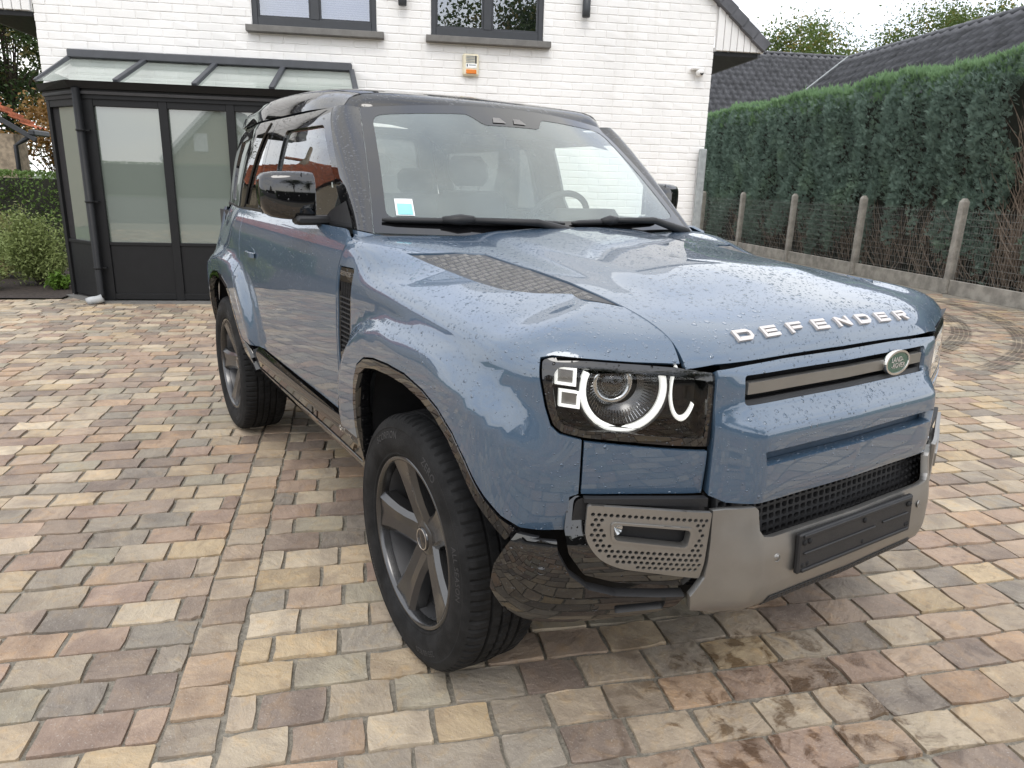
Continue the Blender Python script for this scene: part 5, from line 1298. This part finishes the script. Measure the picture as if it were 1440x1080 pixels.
for s in (-1, 1):
    wf = panel('door_window_frame', frame, GREEN, M['gloss'], car, .04, .02, [DW], .014, s)
    panel('window_pane', [((x+1.4)*1.02-1.4, (z-1.53)*1.03+1.53) for x, z in DW], GREEN, M['side_glass'], wf, .06, .03, (), 0, s, lift=-.012)
    QW = roundpoly([(-2.06, 1.352), (-3.0, 1.36), (-3.02, 1.55), (-2.98, 1.700), (-2.06, 1.712)], .03)
    rq = panel('rear_window_frame', [(-2.006, 1.332), (-3.12, 1.332), (-3.13, 1.55), (-3.10, 1.782), (-2.006, 1.782)], GREEN, M['gloss'], car, .05, .03, [QW], .014, s)
    panel('window_pane', QW, GREEN, M['dark_glass'], rq, .06, .03, (), 0, s, lift=-.008)
    # broad black panel across the rear quarter, as a blade over the glass
    panel('quarter_blade', [(-2.30, 1.335), (-2.62, 1.338), (-2.45, 1.60), (-2.36, 1.765), (-2.12, 1.766), (-2.20, 1.60)], GREEN, M['gloss'], rq, .05, .03, (), .01, s, lift=.006)
    # belt seal
    panel('belt_seal', [(-.70, 1.320), (-3.12, 1.324), (-3.12, 1.338), (-.70, 1.336)], lambda x, z: np.stack([x, (YG(np.full_like(x, 1.33)))*KX(x)+.004, z], -1), M['black'], car, .05, .05, (), .01, s)

# windscreen and pillars: a across (-1..1), b up (0..1)
def SCR(a, b):
    a = np.asarray(a, float); b = np.asarray(b, float)
    return np.stack([(-.505-.155*a*a)*(1-b)+(-1.095-.085*a*a)*b+.012*np.sin(np.pi*b), a*(.805*(1-b)+.645*b), (1.296+.012*a*a)*(1-b)+(1.826-.040*a*a)*b+.010*np.sin(np.pi*b)], -1)
def PILLAR(a, b):
    """strip from the glass edge round to the door frame"""
    a = np.asarray(a, float); b = np.asarray(b, float)
    p0 = SCR(np.full_like(a, .992), b); z1 = 1.318*(1-b)+1.785*b; x1 = -.735-.455*b-.015; y1 = YG(z1)*KX(x1)+.004
    x = p0[..., 0]*(1-a)+x1*a+.020*np.sin(np.pi*a); y = p0[..., 1]*(1-a)+y1*a+.020*np.sin(np.pi*a); z = p0[..., 2]*(1-a)+z1*a+.004*np.sin(np.pi*a)
    return np.stack([x, y, z], -1)
ws = panel('windscreen', [(-.998, .0), (.998, .0), (.998, .998), (-.998, .998)], SCR, M['screen'], car, .06, .03, (), .004, 0)
band_ = panel('screen_border', roundpoly([(-.99, .0), (.99, .0), (.99, .995), (-.99, .995)], .01), SCR, M['gloss_dry'], ws, .05, .02,
      [roundpoly([(-.93, .10), (.93, .10), (.925, .92), (.30, .92), (.21, .825), (-.21, .825), (-.30, .92), (-.925, .92)], [.06, .06, .08, .03, .03, .03, .03, .08])], .0, 0, lift=.0015)
for s in (-1, 1):
    panel('windscreen_pillar', [(.0, .0), (1.0, .0), (1., 1.), (.0, 1.)], PILLAR, M['gloss'], car, .08, .05, (), .012, s)
    panel('pillar_foot', [(-.02, -.12), (1.0, -.10), (1., -.008), (-.02, -.008)], PILLAR, M['paint'], car, .08, .05, (), .03, s)
for a0, w in ((-.09, .05), (.07, .05)):
    mb = MB()
    q = [SCR(np.array([a]), np.array([b]))[0]+np.array([.004, 0, .003]) for a, b in ((a0-w, .85), (a0+w, .85), (a0+w*.4, .895), (a0-w*.6, .895))]
    mb.add(q, [(0, 1, 2, 3)]); mb.build('sensor_window', M['disc'], ws)
q = [SCR(np.array([a]), np.array([b]))[0]+np.array([.003, 0, .002]) for a, b in ((-.885, .12), (-.80, .12), (-.80, .235), (-.885, .235))]
st = mobj('windscreen_sticker', q, [(0, 1, 2, 3)], M['sticker_w'], ws)
q = [SCR(np.array([a]), np.array([b]))[0]+np.array([.0045, 0, .0035]) for a, b in ((-.877, .125), (-.808, .125), (-.808, .20), (-.877, .20))]
mobj('sticker_print', q, [(0, 1, 2, 3)], M['sticker'], st)
# roof
RY = pchip([0, .3, .5, .6, .66, .70, .725, .74], [0, .006, .016, .027, .042, .068, .105, .15])
RZ = nspline([-3.40, -3.2, -2.9, -2.4, -1.9, -1.5, -1.2, -1.05], [1.895, 1.925, 1.945, 1.955, 1.944, 1.912, 1.866, 1.836])
def ROOF(yn, b):
    yn = np.asarray(yn, float); b = np.asarray(b, float); Y = np.abs(yn)
    x = (-1.165-.070*(Y/.72)**2)*(1-b)+(-3.17)*b
    k = 1-.078*sstep(-1.60, -1.12, x)-.09*sstep(-2.3, -3.2, x); zr = RZ(x)
    return np.stack([x, yn*k, zr-RY(np.minimum(Y, .742))/.15*(zr-1.787)], -1)
panel('roof', [(-.738, .0), (-.738, 1.0), (.738, 1.0), (.738, .0), (.35, 0), (-.35, 0)], ROOF, M['gloss'], car, .04, .025, (), .03, 0)
def HEAD(q, t):
    q = np.asarray(q, float); t = np.asarray(t, float)
    p0 = SCR(q*.992, np.full_like(q, .996)); p1 = ROOF(q*.738, np.full_like(q, .002)); bl = np.sin(np.pi*np.clip(t, 0, 1))
    return p0*(1-t)[..., None]+p1*t[..., None]+np.stack([.008*bl, 0*bl, .004*bl], -1)
panel('roof_header', [(-1., 0), (1., 0), (1., 1), (-1., 1)], HEAD, M['gloss'], car, .08, .04, (), .0, 0)
# rear: tailgate, glass, lamps, bumper
def TAIL(y, z): y = np.asarray(y, float); z = np.asarray(z, float); return np.stack([-3.20+.08*(np.abs(y)/.9)**4+.06*sstep(1.3, 1.9, z), y, z], -1)
tg = panel('tailgate', roundpoly([(-.72, .62), (.72, .62), (.74, 1.3), (.64, 1.86), (-.64, 1.86), (-.74, 1.3)], .05), TAIL, M['paint'], car, .06, .04, [roundpoly([(-.58, 1.33), (.58, 1.33), (.52, 1.78), (-.52, 1.78)], .05)], .02, 0)
panel('rear_window', roundpoly([(-.60, 1.31), (.60, 1.31), (.54, 1.80), (-.54, 1.80)], .05), TAIL, M['dark_glass'], tg, .1, .05, (), 0, 0, lift=-.01)
panel('rear_bumper', roundpoly([(-.86, .42), (.86, .42), (.88, .64), (-.88, .64)], .03), lambda y, z: TAIL(y, z)-np.array([.05, 0, 0]), M['black'], car, .08, .05, (), .25, 0)
for s in (-1, 1):
    P, F = gridmesh(lambda u, v: np.stack([-3.10*(1-u)+(-3.135+.0*v)*u, s*(YG(1.30+v*.49)*KX(np.full_like(u, -3.10))*(1-u)+(.74-.10*v)*u), 1.30+v*.49], -1), np.linspace(0, 1, 4), np.linspace(0, 1, 8))
    mobj('rear_pillar', P, F, M['gloss'], car, True)
    panel('rear_corner', [(.735, .66), (.905, .66), (.905, 1.0), (.82, 1.31), (.755, 1.31)], TAIL, M['paint'], car, .06, .04, (), .03, s)
    for z in (1.02, 1.17): MB().box((-3.175, s*.755, z), (.05, .085, .085), bev=.01).build('tail_light', M['red'], car)

# --- inside
MB().box((.695, 0, .54), (.09, .96, .22), bev=.02).build('bumper_core', M['void'], car)
inn = MB(); inn.box((-.05, 0, .78), (1.10, 1.02, .56)); inn.build('engine_bay', M['void'], car)
ib = MB()
for s in (-1, 1):
    ib.box((-1.55, s*.84, .95), (1.72, .05, .66))
    ib.box((-2.85, s*.80, 1.10), (.85, .05, .38))
ib.box((-1.7, 0, .46), (3.0, 1.40, .06)); ib.box((-.56, 0, .86), (.05, 1.6, .70))
ib.build('inner_lining', M['seat'], car)
MB().box((-1.35, 0, .38), (3.6, 1.25, .16), bev=.03).build('underbody', M['void'], car)
P, F = gridmesh(lambda u, v: np.stack([-.60-.46*v, (u-.5)*1.60, 1.255+.045*np.sin(np.pi*np.clip(v*1.1, 0, 1))-.06*v**6], -1), np.linspace(0, 1, 24), np.linspace(0, 1, 10))
mobj('dashboard', P, F, M['dash'], car, True)
MB().box((-1.06, 0, 1.12), (.05, 1.6, .30), bev=.02).build('dashboard_front', M['dash'], car)
MB().box((-.97, .42, 1.335), (.16, .38, .11), bev=.04).build('instrument_binnacle', M['dash'], car, auto=40)
stw = empty('steering_wheel', (0, 0, 0), car)
SW = Matrix.Translation((-1.18, .40, 1.295)) @ Matrix.Rotation(rad(-62), 4, 'Y')
mb = MB(); pts = [SW @ Vector((.185*math.cos(a), .185*math.sin(a), 0)) for a in np.linspace(0, 2*math.pi, 41)]
mb.tube(pts, .016, 8, False); mb.build('wheel_rim', M['dash'], stw, True)
MB().box((0, 0, -.01), (.12, .34, .03), SW, .01).build('wheel_boss', M['dash'], stw)
def seat(y):
    st = empty('seat', (0, 0, 0), car)
    MB().box((-1.72, y, .84), (.50, .50, .18), bev=.06).build('cushion', M['seat'], st, auto=50)
    R = Matrix.Translation((-2.0, y, 1.12)) @ Matrix.Rotation(rad(14), 4, 'Y').inverted()
    MB().box((0, 0, .05), (.14, .48, .58), R, .06).build('backrest', M['seat'], st, auto=50)
    MB().box((.0, 0, .46), (.10, .27, .18), R, .045).build('headrest', M['seat'], st, auto=50)
    for dy in (-.06, .06): MB().tube([R @ Vector((0, dy, .30)), R @ Vector((0, dy, .42))], .007, 6).build('headrest_post', M['chrome'], st)
for y in (-.40, .40): seat(y)
MB().box((-2.75, 0, 1.12), (.16, 1.2, .60), bev=.06).build('rear_seat_back', M['seat'], car, auto=50)
for y in (-.35, .35): MB().box((-2.76, y, 1.50), (.10, .26, .17), bev=.04).build('rear_headrest', M['seat'], car, auto=50)
mb = MB(); mb.box((-1.24, 0, 1.69), (.035, .24, .065), bev=.015); mb.tube([(-1.22, 0, 1.72), (-1.17, 0, 1.78)], .012, 8); mb.build('rear_view_mirror', M['dash'], car)
P, F = gridmesh(lambda u, v: np.stack([-1.18-1.9*u, (v-.5)*1.44*(1-.05*(u > .7)), RZ(-1.18-1.9*u)-.055-.13*np.abs((v-.5)*2)**4], -1), np.linspace(0, 1, 12), np.linspace(0, 1, 12))
mobj('headlining', P, F, M['seat'], car, True)

# --- door mirrors
for s in (-1, 1):
    mr = empty('door_mirror', (0, 0, 0), car)
    # housing: superelliptic sections stacked outward
    secs = [(.948, .60, .86), (.955, .86, .97), (.98, .97, 1.), (1.04, 1., 1.0), (1.10, .98, .97), (1.13, .88, .90), (1.146, .66, .76), (1.15, .35, .45)]
    vs = []; fs = []; n = 28
    for y, kx, kz in secs:
        for k in range(n):
            a = 2*math.pi*k/n; ca, sa = math.cos(a), math.sin(a)
            e = .52; x = math.copysign(abs(ca)**e, ca)*.062*kx; z = math.copysign(abs(sa)**e, sa)*.092*kz
            yy = y-.030*(z < 0)*abs(z/.092)**2*(1 if y > 1.05 else 0)
            vs.append((-1.05+x-(y-1.05)*.22, s*(yy-.048), 1.428+z))
    for i in range(len(secs)-1):
        for k in range(n): fs.append((i*n+k, i*n+(k+1) % n, (i+1)*n+(k+1) % n, (i+1)*n+k))
    fs += [tuple(range(n)), tuple((len(secs)-1)*n+k for k in range(n))]
    o = mobj('mirror_housing', vs, fs, M['gloss'], mr, True); sharp(o.data, 50)
    MB().box((-1.118, s*1.0, 1.43), (.004, .16, .15), bev=.001).build('mirror_glass', M['reflector'], mr)
    mb = MB(); mb.box((-1.005, s*.905, 1.336), (.085, .16, .036), bev=.010); mb.build('mirror_arm', M['black'], mr, auto=40)
    MB().box((-.987, s*.955, 1.43), (.003, .004, .17), bev=.001).build('housing_seam', M['void'], mr)
    # sail panel at the pillar foot
    panel('mirror_base', [(-.72, 1.326), (-.95, 1.326), (-1.0, 1.35), (-.97, 1.375), (-.83, 1.42), (-.755, 1.345)], GREEN, M['black'], mr, .05, .03, (), .01, s, lift=.004)

# --- wipers
def wiper(a0, a1, apiv, bb, bpiv):
    w = empty('wiper', (0, 0, 0), car)
    on = lambda a, b, h: SCR(np.array([a]), np.array([b]))[0]+np.array([.7, 0, .72])*h
    n = 16
    pts = [on(a0+(a1-a0)*t, bb[0]+(bb[1]-bb[0])*t, .012+.006*math.sin(math.pi*t)) for t in np.linspace(0, 1, n)]
    mb = MB(); mb.tube(pts, [.006]+[.0115]*(n-2)+[.006], 6); mb.build('blade', M['black'], w, True)
    m = .38
    mid = on(a0+(a1-a0)*m, bb[0]+(bb[1]-bb[0])*m, .026)
    MB().tube([on(a0+(a1-a0)*(m-.09), bb[0]+(bb[1]-bb[0])*(m-.09), .022), mid, on(a0+(a1-a0)*(m+.07), bb[0]+(bb[1]-bb[0])*(m+.07), .028)], [.012, .021, .014], 8).build('blade_clip', M['black'], w, True)
    piv = on(apiv, bpiv, .012); k = on((apiv+a0+(a1-a0)*m)/2, (bpiv+bb[0])/2+.02, .046)
    MB().tube([mid, k, piv+(k-piv)*.35, piv], [.010, .014, .019, .021], 8).build('arm', M['black'], w, True)
    MB().lathe([(.022, -.02), (.022, .008), (.016, .014), (0, .016)], 16, Matrix.Translation(piv)).build('pivot_cap', M['black'], w, True)
wiper(-.955, -.03, .16, (.075, .070), -.040)
wiper(.02, .70, .93, (.075, .075), -.030)
# cowl under the glass
P, F = gridmesh(lambda u, v: SCR(np.clip((u-.5)*2.0, -1, 1), .015-v*.09)-np.stack([0*u, 0*u, .004+.018*v], -1), np.linspace(0, 1, 40), np.linspace(0, 1, 5))
mobj('cowl', P, F, M['black'], car, True)

# --- wheels
def make_wheel():
    """wheel about local Z (outboard +Z), tyre 814 mm"""
    w = empty('wheel', (0, 0, 0), car)
    R, W = .407, .1275
    prof = [(.262, -.100), (.285, -.118), (.32, -.127), (.36, -.126), (.385, -.116)]
    grooves = [-.052, -.017, .017, .052]; tread = [(.398, -.104), (.403, -.092)]
    for g in grooves:
        rr = .407-.004*(abs(g)/.06)**2
        tread += [(rr, g-.0055), (rr-.009, g-.0035), (rr-.009, g+.0035), (rr, g+.0055)]
    tread += [(.403, .092), (.398, .104)]
    prof = prof+tread+[(.390, .113), (.375, .122), (.366, .1245), (.362, .1235), (.335, .128), (.312, .1275), (.296, .123), (.286, .117), (.280, .1165), (.275, .1115), (.2735, .105)]
    seg = 320; n = len(prof); vs = []; fs = []
    for k in range(seg):
        a = 2*math.pi*k/seg; cut = k % 4 == 0
        for i, (r, h) in enumerate(prof):
            rr = r
            if cut and 4 <= i < n-11 and abs(h) > .062: rr = r-.007 if abs(h) < .113 else r-.004
            if (k % 5 == 1) and abs(h) < .05 and r > .405: rr = r-.004
            vs.append((rr*math.cos(a), rr*math.sin(a), h))
    for k in range(seg):
        k2 = (k+1) % seg
        for i in range(n-1): fs.append((k*n+i, k2*n+i, k2*n+i+1, k*n+i+1))
    ty = mobj('tyre', vs, fs, M['rubber'], w, True); sharp(ty.data, 22)
    def ringtext(txt, r, size, mid, flipup=False, sp=1.05):
        VV, FF = textmesh(txt, size, .0006, space=sp)
        a = mid-VV[:, 0]/r if not flipup else mid+VV[:, 0]/r
        q = r+(VV[:, 1] if not flipup else -VV[:, 1])
        hz = np.interp(q, [.296, .312, .335, .362], [.123, .1275, .128, .1235])+.0003+VV[:, 2]
        return np.stack([q*np.cos(a), q*np.sin(a), hz], -1), FF
    for txt, r, sz, mid in (('SCORPION', .342, .032, rad(96)), ('ZERO', .342, .032, rad(44)), ('ALL SEASON', .342, .026, rad(352)), ('255/60 R20', .338, .026, rad(276)), ('SCORPION', .342, .030, rad(200))):
        P, FF = ringtext(txt, r, sz, mid, sp=1.1); mobj('tyre_lettering', P, FF, M['letter_rubber'], ty)
    # rim barrel
    rp = [(.2745, .110), (.270, .1145), (.262, .113), (.2585, .100), (.256, .080), (.250, .02), (.246, -.06), (.252, -.10), (.262, -.108)]
    rim = MB().lathe(rp, 72).build('rim', M['alloy'], w, True)
    MB().lathe([(.2535, .078), (.2475, .02), (.2435, -.06), (.249, -.10)], 60).build('barrel', M['alloy_in'], rim, True)
    # five broad spokes with bevelled flanks
    for k in range(5):
        m = Matrix.Rotation(rad(72*k+90), 4, 'Z'); mb = MB()
        st = [(.045, .050, .062, .033), (.075, .052, .070, .034), (.11, .049, .078, .032), (.16, .051, .088, .034), (.205, .058, .096, .039), (.24, .067, .103, .047), (.262, .076, .107, .054)]
        vs = []
        for r, hw, zt, hw2 in st:
            vs += [(r, -hw-.006, zt-.050), (r, -hw, zt-.013), (r, -hw2, zt), (r, 0, zt-.006), (r, hw2, zt), (r, hw, zt-.013), (r, hw+.006, zt-.050)]
        fs = [(i*7+j, (i+1)*7+j, (i+1)*7+j+1, i*7+j+1) for i in range(len(st)-1) for j in range(6)]
        mb.add([tuple(m @ Vector(v)) for v in vs], fs); o = mb.build('spoke', M['alloy'], rim, auto=18)
        m2 = Matrix.Rotation(rad(72*k+126), 4, 'Z')
        MB().lathe([(.019, .020), (.019, .0585), (.015, .060), (.012, .046), (.0, .046)], 16, m2 @ Matrix.Translation((.058, 0, 0))).build('nut_well', M['black'], rim, True)
        MB().lathe([(.011, .03), (.011, .054), (.008, .057), (0, .057)], 6, m2 @ Matrix.Translation((.058, 0, 0))).build('wheel_nut', M['chrome'], rim)
    MB().lathe([(.086, .0), (.086, .036), (.078, .052), (.052, .062), (.044, .066), (.036, .0665)], 48).build('hub', M['alloy'], rim, True)
    cap = MB().lathe([(.038, .060), (.038, .069), (.034, .072), (.0, .0735)], 32).build('hub_cap', M['gloss'], rim, True)
    MB().lathe([(.031, .0725), (.033, .0738), (.035, .0725)], 32).build('cap_ring', M['chrome'], cap, True)
    MB().lathe([(.07, -.05), (.235, -.05), (.24, -.06)], 40).build('shade_disc', M['void'], w, True)  # added dark disc: deep shade between the spokes put into colour
    bd = MB().lathe([(.075, -.02), (.19, -.02), (.19, -.032), (.075, -.032)], 48, close=True).build('brake_disc', M['disc'], w, auto=40)
    MB().box((-.14, .06, -.02), (.07, .17, .07), bev=.015).build('brake_caliper', M['alloy'], w, auto=40)
    return w
def copy_tree(o, parent):
    c = o.copy(); COL.objects.link(c); c.parent = parent
    for ch in list(o.children): copy_tree(ch, c)
    return c
whl = make_wheel()
spots = [(0, -.8525, rad(18), -1), (-2.587, -.8525, rad(24), -1), (0, .8525, rad(50), 1), (-2.587, .8525, rad(70), 1)]
for i, (x, y, spin, s) in enumerate(spots):
    w = whl if i == 0 else copy_tree(whl, car)
    w.location = (x, y, .405)
    w.rotation_euler = (Matrix.Rotation(rad(90)*(1 if s < 0 else -1), 4, 'X') @ Matrix.Rotation(spin, 4, 'Z')).to_euler()
sw = copy_tree(whl, car); sw.location = (-3.37, .12, 1.02); sw.rotation_euler = (0, rad(-90), 0)
for x in (0, -2.587): MB().tube([(x, -.7, .40), (x, .7, .40)], .045, 10).build('axle', M['void'], car)
